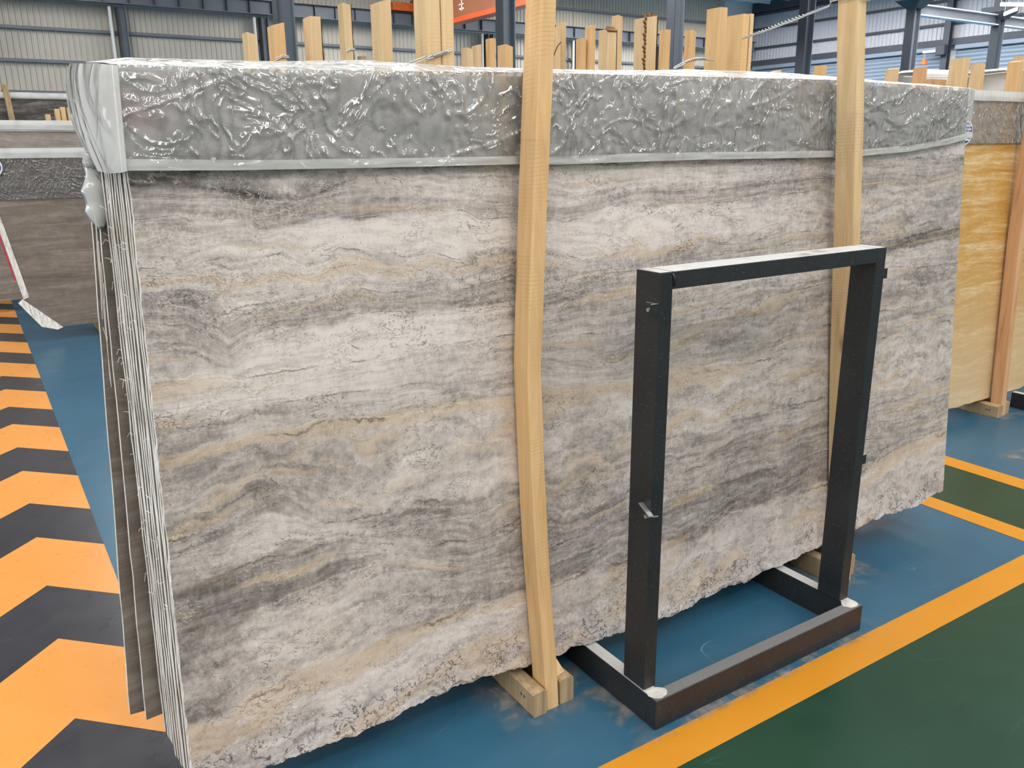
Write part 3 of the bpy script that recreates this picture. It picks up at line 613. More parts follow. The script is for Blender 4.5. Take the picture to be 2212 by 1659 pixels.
sA = S + (fbm(GX * 9, GZ * 9, 4, 14) - 0.5) * 0.5                    # wandering bedding coordinate
st1 = fbm(GX * 3.6 + 2.0 * sA, sA * 4.4, 5, 61); st2 = fbm(GX * 8 - 3.0 * sA, sA * 13, 5, 65); mot = fbm(GX * 17, GZ * 21, 5, 69)
grit = np.clip((fbm(GX * 60, GZ * 45, 3, 73) - 0.36) / 0.28, 0, 1)
TONEV = np.clip((TONE - 46) / (232 - 46), 0, 1) * 0.82 + 0.10 + 0.20 * (st1 - 0.5) + 0.32 * (st2 - 0.5) + 0.16 * (mot - 0.5) + 0.06 * (grit - 0.5)
WARMB = np.array([0.0, 0.05, 0.2, 0.15, 0.55, 0.35, 0.1, 0.3, 0.3, 0.35, 0.15, 0.35, 0.25, 0.7])
WARM = WARMB[kb]
gl = np.exp(-((S - 9.0) / 0.10) ** 2) * np.clip((2.2 - GX) / 0.6, 0, 1); kl = np.exp(-((S - 13.05) / 0.12) ** 2)
WARM = np.maximum(WARM, np.maximum(gl * 1.6, kl * 1.2))
wn = fbm(GX * 3.2 + 1.5 * sA, sA * 3.6, 4, 77)
wt = np.clip((wn + 0.30 * WARM - 0.66) / 0.22, 0, 1); WARM = wt * wt * (3 - 2 * wt) * 0.52
RIM = np.clip(1 - (GZ - bz[:, None]) / 0.19, 0, 1) ** 1.2
PINKV = np.clip((0.405 - GX) / 0.05, 0, 1) * np.clip((GZ - 1.62) / 0.03, 0, 1) * np.clip((1.725 - GZ) / 0.02, 0, 1)
VEINY = np.clip(1 - np.abs(S - 5.0) / 1.6, 0, 1)
face_bulge = (fbm(GX * 30, GZ * 30, 3, 31) - 0.5) * 0.006 * RIM
GY = face_y(GZ) - face_bulge

pk = thing('stone_slab', (1.75, 1.82, 0.1), 'largest polished grey travertine slab with cream bands, facing the black stand', 'slab')
vf = np.stack([GX, GY, GZ], -1).reshape(-1, 3); vb = vf.copy(); vb[:, 1] = np.repeat(0, len(vb)) + face_y(vf[:, 2]) + 0.019
ff_ = grid_faces(NU, NV)
o = link_mesh('polished_face', vf, ff_[:, ::1], M_FRONT, pk, True)
for nm, arr in (('strata', S), ('tone', TONEV), ('warm', WARM), ('rim', RIM), ('pink', PINKV), ('veiny', VEINY)):
    o.data.attributes.new(nm, 'FLOAT', 'POINT').data.foreach_set('value', np.ascontiguousarray(arr, dtype=np.float32).ravel())
# sawn edge strip round the face
loop = [i * NV for i in range(NU)] + [(NU - 1) * NV + j for j in range(1, NV)] + [i * NV + NV - 1 for i in range(NU - 2, -1, -1)] + [j for j in range(NV - 2, 0, -1)]
ev = np.concatenate([vf[loop], vb[loop]]); n = len(loop)
ef = [(i, n + i, n + (i + 1) % n, (i + 1) % n) for i in range(n)] + [tuple(n + i for i in range(0, n, 6))]
link_mesh('sawn_edge', ev, ef, M_EDGE, pk)
mk = MB(); zz = np.linspace(1.655, 1.725, 6)
mk.tube([(0.283 + 0.0068 * (z - 0.1) / 0.25 * 0 + 0.0055, face_y(z) - 0.002, z) for z in zz], 0.004, 6).build('red_paint_mark', M_RED, pk)
MB().add([(0.335, face_y(1.735) - 0.0012, 1.735), (0.347, face_y(1.735) - 0.0012, 1.735), (0.341, face_y(1.743) - 0.0012, 1.743), (0.335, face_y(1.735) - 0.0003, 1.735), (0.347, face_y(1.735) - 0.0003, 1.735), (0.341, face_y(1.743) - 0.0003, 1.743)],
         [(0, 1, 2), (5, 4, 3), (0, 3, 4, 1), (1, 4, 5, 2), (2, 5, 3, 0)]).build('red_paint_mark', M_RED, pk)

def rough_slab(name, outline, y0, thick, mat, label, cat, group=None, lean=LEAN, seed=1, edge=None, nb=60):
    """slab from a quad outline (bl, br, tr, tl in x,z) with an uneven lower edge and slightly chipped sides"""
    (xa, za), (xb, zb), (xc, zc), (xd, zd) = outline
    rr = random.Random(seed); P = []
    for i in range(nb + 1):
        t = i / nb; P.append((xa + (xb - xa) * t, za + (zb - za) * t + (float(fbm(t * 34 + seed, seed * 1.7, 3, seed)) - 0.5) * 0.022))
    for i in range(1, 24):
        t = i / 24; P.append((xb + (xc - xb) * t + rr.uniform(-1, 1) * 0.0015, P[nb][1] + (zc - P[nb][1]) * t))
    P.append((xc, zc)); P.append((xd, zd))
    for i in range(1, 24):
        t = i / 24; P.append((xd + (xa - xd) * t + rr.uniform(-1, 1) * 0.0012, zd + (P[0][1] - zd) * t))
    root = thing(name, ((xa + xb) / 2, y0 + thick / 2, min(za, zb)), label, cat, group)
    fv = [(x, y0 + lean * (z - 0.1), z) for x, z in P]; bv = [(x, y0 + lean * (z - 0.1) + thick, z) for x, z in P]; n = len(P)
    link_mesh('polished_face', fv + bv, [tuple(range(n)), tuple(n + i for i in range(n - 1, -1, -1))], mat, root)
    link_mesh('sawn_edge', fv + bv, [(i, n + i, n + (i + 1) % n, (i + 1) % n) for i in range(n)], edge or M_EDGE, root)
    return root
rs = random.Random(4)
for i in range(1, 12):
    dx = rs.uniform(-0.0011, 0.0011); dz = rs.uniform(-0.010, 0.010)
    rough_slab('stone_slab', ((0.2455 + dx - 0.0013 * i, 0.125 + dz), (3.33 + dx, 0.15), (3.27, 1.775), (0.2935 + dx - 0.0013 * i, 1.745)), 1.80 + 0.0238 * i, 0.0195, M_GREY,
               'thin travertine slab packed tightly behind the largest polished slab, white edge showing', 'slab', 'slabs packed behind the front slab', seed=20 + i)
rough_slab('stone_slab', ((0.195, 0.143), (3.25, 0.15), (3.2, 1.79), (0.275, 1.765)), 2.115, 0.02, M_GREY, 'grey-brown slab jutting out behind the tight pack, next to its edges', 'slab', seed=51)
rough_slab('stone_slab', ((0.163, 0.137), (3.2, 0.15), (3.2, 1.79), (0.272, 1.775)), 2.175, 0.02, M_GREY, 'rearmost grey-brown slab of the pack, jutting out over the chevrons', 'slab', seed=52)
# loose glass-fibre threads on the slab edges
fib = MB(); rf = random.Random(9)
for i in range(46):
    k = rf.choice([0, 2, 3, 5, 7, 8, 10, 11]); z = rf.uniform(0.55, 1.52); y = 1.80 + 0.0238 * k + LEAN * (z - 0.1) + 0.008; x = 0.243 + (z - 0.12) / 1.63 * 0.045 - 0.011
    a = rf.uniform(-1, 1); L_ = rf.uniform(0.012, 0.05)
    fib.tube([(x, y, z), (x - 0.006, y - a * L_ * 0.4, z + 0.004), (x - 0.011, y - a * L_, z - rf.uniform(-0.01, 0.02))], 0.0008, 3)
for i in range(5):
    y = 2.07 + 0.012 * i; zt = 1.5 - 0.05 * i; x = 0.243
    fib.tube([(x + 0.005 - 0.004 * t, y + 0.004 * math.sin(t * 3 + i) + LEAN * (zt - 0.1), zt - t * rf.uniform(0.05, 0.08)) for t in range(5)], 0.0012, 4)
fo = fib.build('glass_fibre_threads', M_EDGE, None); fo['kind'] = 'stuff'; tag(fo, 'loose white fibre threads hanging from the slab edges', 'threads')

# ------------------------------------------------------------------ plastic wrap over the front pack
FB = np.array([(0.270, 1.563), (0.49, 1.559), (0.808, 1.558), (1.204, 1.559), (1.309, 1.556), (1.847, 1.561), (2.456, 1.560), (2.617, 1.562), (2.884, 1.573), (3.144, 1.598), (3.335, 1.628)])
BT = np.array([(0.25, 1.797), (0.38, 1.815), (0.75, 1.823), (1.0, 1.835), (1.2, 1.825), (1.46, 1.828), (2.0, 1.838), (2.44, 1.853), (2.9, 1.846), (3.35, 1.832)])
wrap = thing('plastic_wrap', (1.78, 2.08, 1.56), 'clear crinkled plastic sheet draped over the top of the front slab pack', 'plastic sheet')
def wrap_sheet(name, xs, mat, hem=False):
    nf, nt, nb = 60, 20, 6
    x = xs[:, None]
    zb = np.interp(xs, FB[:, 0], FB[:, 1])[:, None]; zt = np.interp(xs, [p[0] for p in STRATA[0]], [p[1] for p in STRATA[0]])[:, None] + 0.009
    bt = np.interp(xs, BT[:, 0], BT[:, 1] + np.array([0, 0, 0.002, 0.004, 0.006, 0.008, 0.012, 0.014, 0.016, 0.016]))[:, None] + (fbm(xs * 5, xs * 0, 3, 40)[:, None] - 0.5) * 0.012
    a = np.linspace(0, 1, nf)[None, :]
    Zf = zb + (zt - zb) * a
    dep = 0.007 + 0.0065 * ridge(x * 4 + 2.0 * vnoise(x * 3, Zf * 3, 3), Zf * 8 + 1.5 * x, 2, 41) * np.sin(np.pi * np.clip(a, 0, 1)) ** 0.5 + 0.004 * fbm(x * 25, Zf * 25, 2, 43) + 0.004 * np.clip(ridge(x * 6 + 1.5 * vnoise(x * 5, Zf * 9, 8), Zf * 11 - 4 * x, 1, 49), 0, 1) ** 14
    edge = np.clip((0.42 - x) / 0.10, 0, 1)
    Yf = face_y(Zf) - dep - 0.004 * edge
    b = np.linspace(0, 1, nt + 1)[None, 1:]
    Zt = zt + (bt - zt) * (b ** 0.8) + 0.006 * np.sin(b * np.pi) * (fbm(x * 9, b * 5, 3, 44) - 0.3)
    Yt = face_y(zt) - 0.005 + (2.315 - face_y(zt)) * b
    c = np.linspace(0, 1, nb + 1)[None, 1:]
    Zk = bt - 0.22 * c; Yk = 2.315 + 0.005 * np.sin(c * 3) + 0 * x
    if hem: Zs = np.concatenate([Zf[:, -1:], Zt, Zk + 0 * x], 1); Ys = np.concatenate([Yf[:, -1:], Yt, Yk], 1)
    else: Zs, Ys = Zf, Yf
    Xs = np.broadcast_to(x, Zs.shape)
    return link_mesh(name, np.stack([Xs, Ys, Zs], -1).reshape(-1, 3), grid_faces(len(xs), Zs.shape[1]), mat, wrap, True)
wrap_sheet('draped_sheet', np.linspace(0.279, 3.305, 800), M_FILM)
wrap_sheet('top_fold', np.linspace(0.279, 3.305, 400), M_FILMW, True)
# doubled hem along the lower edge
xs = np.linspace(0.272, 3.300, 420); zb = np.interp(xs, FB[:, 0], FB[:, 1]); hp = np.linspace(0, 1, 7)
hz = zb[:, None] + (0.021 + 0.006 * (fbm(xs * 3, xs * 0, 3, 47) - 0.5))[:, None] * hp[None, :]
hy = face_y(hz) - 0.0235 + 0.004 * (fbm(xs[:, None] * 12, hp[None, :] * 2, 3, 48) - 0.5)
link_mesh('folded_hem', np.stack([np.broadcast_to(xs[:, None], hz.shape), hy, hz], -1).reshape(-1, 3), grid_faces(420, 7), M_FILMH, wrap, True)
# loose end gathered into a knot at the chevron side
KN = np.array((0.262, 2.185, 1.583))
na, nb_ = 120, 60
a = np.linspace(0, 1, na)[:, None]; b = np.linspace(0, 1, nb_)[None, :]
top = np.stack([np.interp(a, [0, 0.06, 0.14, 0.6, 1], [0.290, 0.281, 0.270, 0.260, 0.258]), np.interp(a, [0, 0.06, 0.14, 1], [1.8545, 1.857, 1.90, 2.286]), np.interp(a, [0, 0.14, 1], [1.757, 1.765, 1.797])], -1)
fa = np.clip(a / 0.75, 0, 1)
bot = np.stack([np.interp(a, [0, 0.06, 0.14, 0.75], [0.281, 0.272, 0.266, KN[0]]), np.interp(a, [0, 0.06, 0.75], [1.8455, 1.848, KN[1]]), 1.562 + (KN[2] - 1.562) * fa ** 1.5 - 0.012 * np.sin(np.pi * fa)], -1)
bq = b[..., None]
bend = bq ** (1.1 + 1.9 * a[..., None])
G = top * (1 - bend) + bot * bend
G[..., 2] = top[..., 2] * (1 - b) + bot[..., 2] * b
out = (np.sin(np.pi * np.clip(b, 0, 1) ** 0.85) * (0.008 + 0.010 * a) + 0.002) * np.clip((a - 0.06) / 0.1, 0, 1)
pleat = np.clip((a - 0.06) / 0.1, 0, 1) * (ridge(a * 4.5 + 1.6 * b, b * 0.8, 2, 50) - 0.5) * 0.030 * (0.25 + 0.75 * b) * np.sin(np.pi * np.clip(a * 0.96 + 0.02, 0, 1)) ** 0.6
G[..., 0] -= out + np.abs(pleat) * 0.9
G[..., 1] += pleat * 0.35
link_mesh('gathered_end', G.reshape(-1, 3), grid_faces(na, nb_), M_FILME, wrap, True)
tl = MB(); n = 26; rings = []
for i in range(n):
    t = i / (n - 1)
    w = 0.012 + 0.014 * math.sin(min(1, t * 1.7) * math.pi * 0.5) - max(0, t - 0.72) * 0.062 + 0.004 * math.sin(t * 17)
    z = 1.592 - 0.165 * t; cx_ = 0.262 - 0.002 * math.sin(t * 5) - 0.004 * t; cy_ = 2.185 - 0.012 * t
    rings.append([(cx_ + math.cos(q) * w * (1 + 0.18 * math.sin(3 * q + 6 * t)), cy_ + math.sin(q) * w * 0.45, z + 0.003 * math.sin(2 * q + i)) for q in [2 * math.pi * k / 16 for k in range(16)]])
tl.v = [p for r in rings for p in r]; tl.f = [(i * 16 + k, i * 16 + (k + 1) % 16, (i + 1) * 16 + (k + 1) % 16, (i + 1) * 16 + k) for i in range(n - 1) for k in range(16)] + [tuple(range((n - 1) * 16, n * 16))]
tl.build('knotted_tail', M_FILMB, wrap, True)
kr = MB(); rk = random.Random(3)
for i in range(9):
    q = i / 9 * 2 * math.pi
    kr.tube([tuple(KN + np.array((0.014 * math.cos(q + s * 0.9), 0.012 * math.sin(q + s * 0.9), 0.012 - 0.010 * s))) for s in range(4)], 0.006, 6)
kr.build('knot_folds', M_FILMW, wrap, True)
# loose end turned round the far edge
a = np.linspace(0, 1, 40)[:, None]; b = np.linspace(0, 1, 40)[None, :]
zt_ = 1.800 + 0.03 * a; zb_ = 1.705 - 0.01 * a
Zr = zt_ + (zb_ - zt_) * b
Xr = 3.303 + 0.05 * np.sin(np.pi * np.clip(a * 1.0, 0, 1)) ** 0.7 * np.sin(np.pi * np.clip(b * 1.05, 0, 1)) + 0.006 * fbm(a * 8, b * 8, 3, 55)
Yr = 1.868 + 0.46 * a + 0 * b
link_mesh('turned_end', np.stack([Xr, Yr, Zr], -1).reshape(-1, 3), grid_faces(40, 40), M_FILME, wrap, True)

# ------------------------------------------------------------------ timber
def post(name, path, w, d, mat, label, cat='post', group=None, seed=0, lean_top=0.0, bark=None, parent=None):
    """rectangular sawn post swept along path [(x, y, z)] where (x, y) is its left front corner"""
    P = np.array(path, float); zs = np.unique(np.concatenate([P[:, 2], np.arange(P[0, 2], P[-1, 2], 0.06)]))
    xs = np.interp(zs, P[:, 2], P[:, 0]); ys = np.interp(zs, P[:, 2], P[:, 1]); b = min(w, d) * 0.07
    root = thing(name, (xs[0] + w / 2, ys[0] + d / 2, zs[0]), label, cat, group) if parent is None else parent
    prof = [(b, 0), (w - b, 0), (w, b), (w, d - b), (w - b, d), (b, d), (0, d - b), (0, b)]
    vs = []; rr = random.Random(seed)
    for i, z in enumerate(zs):
        for k, (px, py) in enumerate(prof):
            top = lean_top * (px / w - 0.5) if i == len(zs) - 1 else 0
            e = 0 if i in (0,) else 1
            vs.append((xs[i] + px + e * rr.uniform(-1, 1) * 0.0005, ys[i] + py - (0 if k > 3 else e * rr.uniform(0, 1) * 0.0006), z + top))
    n = len(zs); fs = [(i * 8 + k, i * 8 + (k + 1) % 8, (i + 1) * 8 + (k + 1) % 8, (i + 1) * 8 + k) for i in range(n - 1) for k in range(8)] + [tuple(range(8))[::-1], tuple((n - 1) * 8 + k for k in range(8))]
    link_mesh('timber', vs, fs, mat, root)
    if bark:
        z0 = bark; z1 = zs[-1]; bb = MB(); m = 14; vv = []
        for i in range(m + 1):
            z = z0 + (z1 - z0) * i / m; x = np.interp(z, zs, xs) + w; y = np.interp(z, zs, ys); q = 0.5 + 0.5 * rr.random()
            vv += [(x + 0.0015, y, z), (x + 0.010 * q, y + d * 0.12, z + 0.004 * q), (x + 0.013 * q, y + d * 0.5, z), (x + 0.010 * q, y + d * 0.85, z), (x + 0.0015, y + d, z)]
        bb.add(vv, [(i * 5 + k, i * 5 + k + 1, i * 5 + k + 6, i * 5 + k + 5) for i in range(m) for k in range(4)])
        bb.build('bark_edge', M_BARK, root)
    return root
def fy(z): return face_y(z)
# tall front posts
p1 = [(1.214, 0.0), (1.212, 0.10), (1.206, 0.22), (1.197, 0.40), (1.192, 0.53), (1.187, 0.76), (1.185, 1.03), (1.195, 1.33), (1.209, 1.62), (1.238, 1.95), (1.262, 2.30)]
pa = post('timber_post', [(x, fy(z) - 0.076 - 0.033 * max(0, min(1, (z - 1.1) / 0.42)), z) for x, z in p1], 0.044, 0.072, M_WOOD, 'bowed pale timber post in front of the slab, left of the black stand', 'post', seed=1)
bk = MB(); bk.tube([(1.296, 1.845, 1.56), (1.296, 1.84, 1.66), (1.30, 1.842, 1.80), (1.308, 1.845, 1.92), (1.318, 1.85, 2.0)], 0.004, 5, [0.002, 0.004, 0.006, 0.005, 0.003])
bk.tube([(1.30, 1.84, 1.80), (1.318, 1.83, 1.845), (1.326, 1.826, 1.855)], 0.0015, 4); bk.build('bark_splinter', M_BARK, pa)
p2 = [(2.585, 0.0), (2.578, 0.2), (2.558, 0.458), (2.534, 0.815), (2.494, 1.312), (2.452, 1.7), (2.438, 1.9), (2.424, 2.22)]
pb = post('timber_post', [(x, fy(z) - 0.084 - 0.033 * max(0, min(1, (z - 1.1) / 0.42)), z) for x, z in p2], 0.040, 0.078, M_WOODP, 'straight timber post seen through the black stand, wire twisted round its top', 'post', seed=2)
# skids under the pack
def skid(x0, x1, y0, y1, h, label, seed, extra=None):
    o = thing('timber_skid', ((x0 + x1) / 2, (y0 + y1) / 2, 0), label, 'timber')
    b = MB(); n = 14; rr = random.Random(seed); vs = []
    for i in range(n + 1):
        y = y0 + (y1 - y0) * i / n; j = lambda a: rr.uniform(-a, a) if 0 < i < n else 0
        vs += [(x0 + 0.002 + j(0.001), y, 0), (x1 - 0.002 + j(0.001), y, 0), (x1 + j(0.001), y, 0.006), (x1 + j(0.001), y, h - 0.006 + j(0.001)), (x1 - 0.006, y, h + j(0.0015)), (x0 + 0.006, y, h + j(0.0015)), (x0 + j(0.001), y, h - 0.006 + j(0.001)), (x0 + j(0.001), y, 0.006)]
    b.add(vs, [(i * 8 + k, i * 8 + (k + 1) % 8, (i + 1) * 8 + (k + 1) % 8, (i + 1) * 8 + k) for i in range(n) for k in range(8)] + [tuple(range(8))[::-1], tuple(n * 8 + k for k in range(8))])
    b.build('beam', M_WOODO, o)
    if extra == 'nails':
        for dy in (0.050, 0.066): MB().cyl((x0 - 0.0008, y0 + dy, h * 0.55), (x0 + 0.004, y0 + dy, h * 0.55), 0.0045, 10).build('nail_head', M_COLDARK, o)
    if extra == 'wedge':
        MB().add([(x0 - 0.003, y0 + 0.02, h), (x1 - 0.012, y0 + 0.03, h), (x1 - 0.012, y0 + 0.12, h), (x0 - 0.003, y0 + 0.12, h), (x0 - 0.003, y0 + 0.06, h + 0.03), (x1 - 0.016, y0 + 0.065, h + 0.026), (x1 - 0.016, y0 + 0.12, h + 0.012), (x0 - 0.003, y0 + 0.12, h + 0.012)],
                 [(0, 3, 2, 1), (0, 1, 5, 4), (1, 2, 6, 5), (2, 3, 7, 6), (3, 0, 4, 7), (4, 5, 6, 7)]).build('wedge', M_WOODP, o)
    return o
skid(1.163, 1.209, 1.713, 2.345, 0.079, 'weathered timber skid with two nails, left of the bowed post foot', 1, 'nails')
skid(1.263, 1.312, 1.721, 2.345, 0.083, 'timber skid with a wedge, between the bowed post foot and black stand', 2, 'wedge')
skid(2.532, 2.576, 1.740, 2.345, 0.085, 'dark timber skid under the slab inside the black stand', 3)
skid(2.632, 2.676, 1.735, 2.345, 0.085, 'timber skid end poking out beyond the black stand', 4)
# back posts of the front pack
post('timber_post', [(1.222, 2.352, 0), (1.222, 2.352, 2.36)], 0.046, 0.085, M_WOODP, 'tall broad timber post standing directly behind the wrapped pack, with a wire twist', 'post', seed=5)
post('timber_post', [(1.2705, 2.352, 0), (1.2705, 2.352, 2.34)], 0.042, 0.080, M_WOODP, 'tall timber post set side by side with the broad wire-twisted post', 'post', seed=6)
post('timber_post', [(2.545, 2.352, 0), (2.545, 2.352, 2.072)], 0.034, 0.085, M_WOOD, 'wide orange timber board behind the wrap, looped by the twisted wire', 'board', seed=7)
post('timber_post', [(2.583, 2.352, 0), (2.583, 2.352, 2.075)], 0.018, 0.085, M_WOODP, 'thin timber board beside the wire-looped board', 'board', seed=8)
post('timber_post', [(3.09, 3.0, 0), (3.09, 3.0, 2.22)], 0.050, 0.09, M_WOOD, 'timber post just left of the wire-looped board, its top square cut', 'post', seed=9)
# posts of the rows behind
BP = [('a', 1.280, 4.291, 2.132, M_WOODP), ('b', 1.177, 3.596, 2.089, M_WOOD), ('c', 1.303, 3.540, 2.118, M_WOODP), ('d', 1.965, 4.771, 2.377, M_WOODP), ('e', 1.411, 3.092, 2.125, M_WOODP), ('f', 2.970, 6.887, 2.339, M_WOODO),
      ('h', 3.021, 5.243, 2.245, M_WOODP), ('i', 3.809, 6.461, 2.428, M_WOODP), ('j', 3.919, 6.395, 2.478, M_WOOD), ('k', 2.555, 4.032, 2.121, M_WOOD), ('m', 4.373, 6.093, 2.562, M_WOODP), ('n', 4.50, 6.20, 2.62, M_WOODP),
      ('o', 4.537, 5.972, 2.465, M_WOOD), ('p', 4.602, 5.922, 2.568, M_WOOD), ('q', 3.156, 3.911, 2.225, M_WOODP), ('r', 4.777, 5.782, 2.634, M_WOODP), ('s', 2.951, 3.359, 2.208, M_WOODP), ('t', 5.066, 5.531, 2.521, M_WOOD), ('u', 5.221, 5.385, 2.505, M_WOOD),
      ('x1', 5.689, 4.887, 2.178, M_WOODP), ('x2', 5.912, 4.615, 2.207, M_WOOD), ('x3', 6.080, 4.392, 2.162, M_WOODP), ('x4', 6.217, 4.195, 2.163, M_WOODP), ('x5', 6.328, 4.025, 2.164, M_WOODR), ('x7', 6.527, 3.694, 2.172, M_WOODP), ('x8', 6.645, 3.478, 2.176, M_WOOD)]
LBL = {'b': 'timber post with a wire tie near its top, beside a mid-hall column', 'd': 'timber post with dark bark down one edge and a wire tie', 'e': 'stout timber post with a wavy edge beside the broad wire-twisted post',
       'c': 'timber post with a split bark edge between the column and the bark-edged post', 'q': 'timber post with a ragged bark-stained top', 's': 'wide timber slab post with ragged bark edges and a large knot', 'f': 'tiny timber stub just showing above the wrap beside the stout post'}
LBL.update({'a': 'short pale timber post standing next to the wire-tied post', 'h': 'low wide timber post between the broad wire-twisted post and a mid-hall column', 'i': 'thin pale timber post close behind the low wide post',
            'j': 'slim orange timber post beside a mid-hall column under the crane girder', 'k': 'low timber post with a slanted top against the bowed post', 'm': 'pale timber post showing past the bark splinter of the bowed post',
            'n': 'slightly taller pale post close beside the post at the bark splinter', 'o': 'short orange timber post before a wall column with downpipe', 'p': 'taller orange timber post beside the short orange one',
            'r': 'tall pale timber post rising close behind the ragged-topped post', 't': 'orange timber post almost touching a mid-hall column past the ragged bark post', 'u': 'lone orange timber post between a mid-hall column and the square-cut post',
            'x1': 'tiny timber stub above the wrap between the wire-looped board and a column', 'x2': 'orange timber post top half hidden behind the straight post', 'x3': 'low timber post top just past the straight post',
            'x4': 'pale timber post top between the straight post and the white bundles', 'x5': 'reddish timber post top in front of the sloping white bundle', 'x7': 'thin timber post close behind the pale post of the yellow slab', 'x8': 'orange timber post top before the farthest white bundle'})
for i, (k, x, y, z, m) in enumerate(BP):
    lab = LBL.get(k); w = 0.075 if k == 's' else 0.062 if k in 'q' else 0.045
    if lab is None and k[0] == 'x': lab, grp = 'short timber post top showing above the wrap in front of the roller shutters', 'post tops before the shutters'
    elif lab is None: lab, grp = 'plain timber post rising behind the wrapped pack in front of the cream wall', 'plain posts before the cream wall'
    else: grp = None
    o = post('timber_post', [(x - w / 2, y - 0.045, 0), (x - w / 2 + 0.004 * ((i * 7) % 5 - 2), y - 0.045, z)], w, 0.09, m, lab, 'post', grp, seed=30 + i, lean_top=0.012 * ((i * 5) % 3 - 1), bark=(z - 0.35) if k in ('c', 'd', 's', 'q') else None)
    if k in 's':
        bb = MB()
        for j in range(16):
            zz_ = z - 0.3 + 0.3 * j / 16; bb.tube([(x - w / 2, y - 0.045, zz_), (x - w / 2 - 0.008 - 0.006 * ((j * 7) % 3), y - 0.05, zz_ + 0.012)], 0.006, 5)
        for j in range(8): bb.tube([(x - w / 2 + 0.009 * j, y - 0.04 + 0.008 * (j % 3), z - 0.002), (x - w / 2 + 0.009 * j + 0.002, y - 0.03, z + 0.010 + 0.008 * (j % 2))], 0.004, 4)
        bb.build('ragged_bark', M_BARK, o)
    if k in 'q':
        bb = MB()
        for j in range(7): bb.tube([(x - w / 2 + 0.009 * j, y - 0.05, z - 0.012), (x - w / 2 + 0.009 * j, y - 0.03, z + 0.006 * (1 + j % 2))], 0.006, 4)
        bb.build('ragged_bark', M_BARK, o)
    if k in 'bd':
        zt = z - (0.13 if k == 'b' else 0.24); r = MB()
        for dz in (0, 0.006): r.tube([(x - 0.026, y - 0.048, zt + dz - 0.01), (x - 0.0, y - 0.051, zt + dz + 0.004), (x + 0.027, y - 0.049, zt + dz + 0.002), (x + 0.028, y + 0.0, zt + dz)], 0.0025, 5)
        tag(r.build('wire_tie', M_WIRE), 'galvanised wire tied round the ' + ('post beside the column' if k == 'b' else 'bark-edged post'), 'wire')
# twisted tie wires
def twist(name, p0, p1, turns, sag, label, r=0.0022, amp=0.004, loop=None):
    b = MB(); P0, P1 = Vector(p0), Vector(p1); d = (P1 - P0); n = 60
    a = d.orthogonal().normalized(); c = d.normalized().cross(a)
    for ph in (0, math.pi):
        pts = []
        for i in range(n + 1):
            t = i / n; e = amp * (0.4 + 0.6 * math.sin(math.pi * t)) * (1 if 0.12 < t < 0.8 else 1.3)
            q = ph + (turns * 2 * math.pi * max(0, min(1, (t - 0.2) / 0.55)))
            pts.append(P0 + d * t + Vector((0, 0, -sag * math.sin(math.pi * t))) + (a * math.cos(q) + c * math.sin(q)) * e)
        b.tube(pts, r, 5)
    if loop:
        for dz in (0, 0.008): b.tube([Vector(q) + Vector((0, 0, dz)) for q in loop], r, 5)
    return tag(b.build(name, M_WIRE, None, True), label, 'wire')
twist('tie_wire', (2.541, 2.345, 1.985), (2.437, 1.89, 2.03), 7, 0.0, 'twisted galvanised wire from the orange board to the straight post', 0.0022, 0.005,
      [(2.437, 1.89, 2.035), (2.424, 1.875, 2.04), (2.423, 1.80, 2.045), (2.432, 1.767, 2.04), (2.476, 1.767, 2.035), (2.486, 1.80, 2.035)])
twist('tie_wire', (1.30, 2.345, 1.885), (1.215, 2.348, 1.855), 4, 0.0, 'twisted galvanised wire wrapped round the broad timber post', 0.0022, 0.004,
      [(1.215, 2.348, 1.855), (1.190, 2.352, 1.845), (1.150, 2.36, 1.83)])
twist('tie_wire', (3.05, 2.99, 1.985), (2.72, 2.9, 1.93), 5, -0.02, 'twisted wire loop reaching out from the square-cut post', 0.003, 0.005)

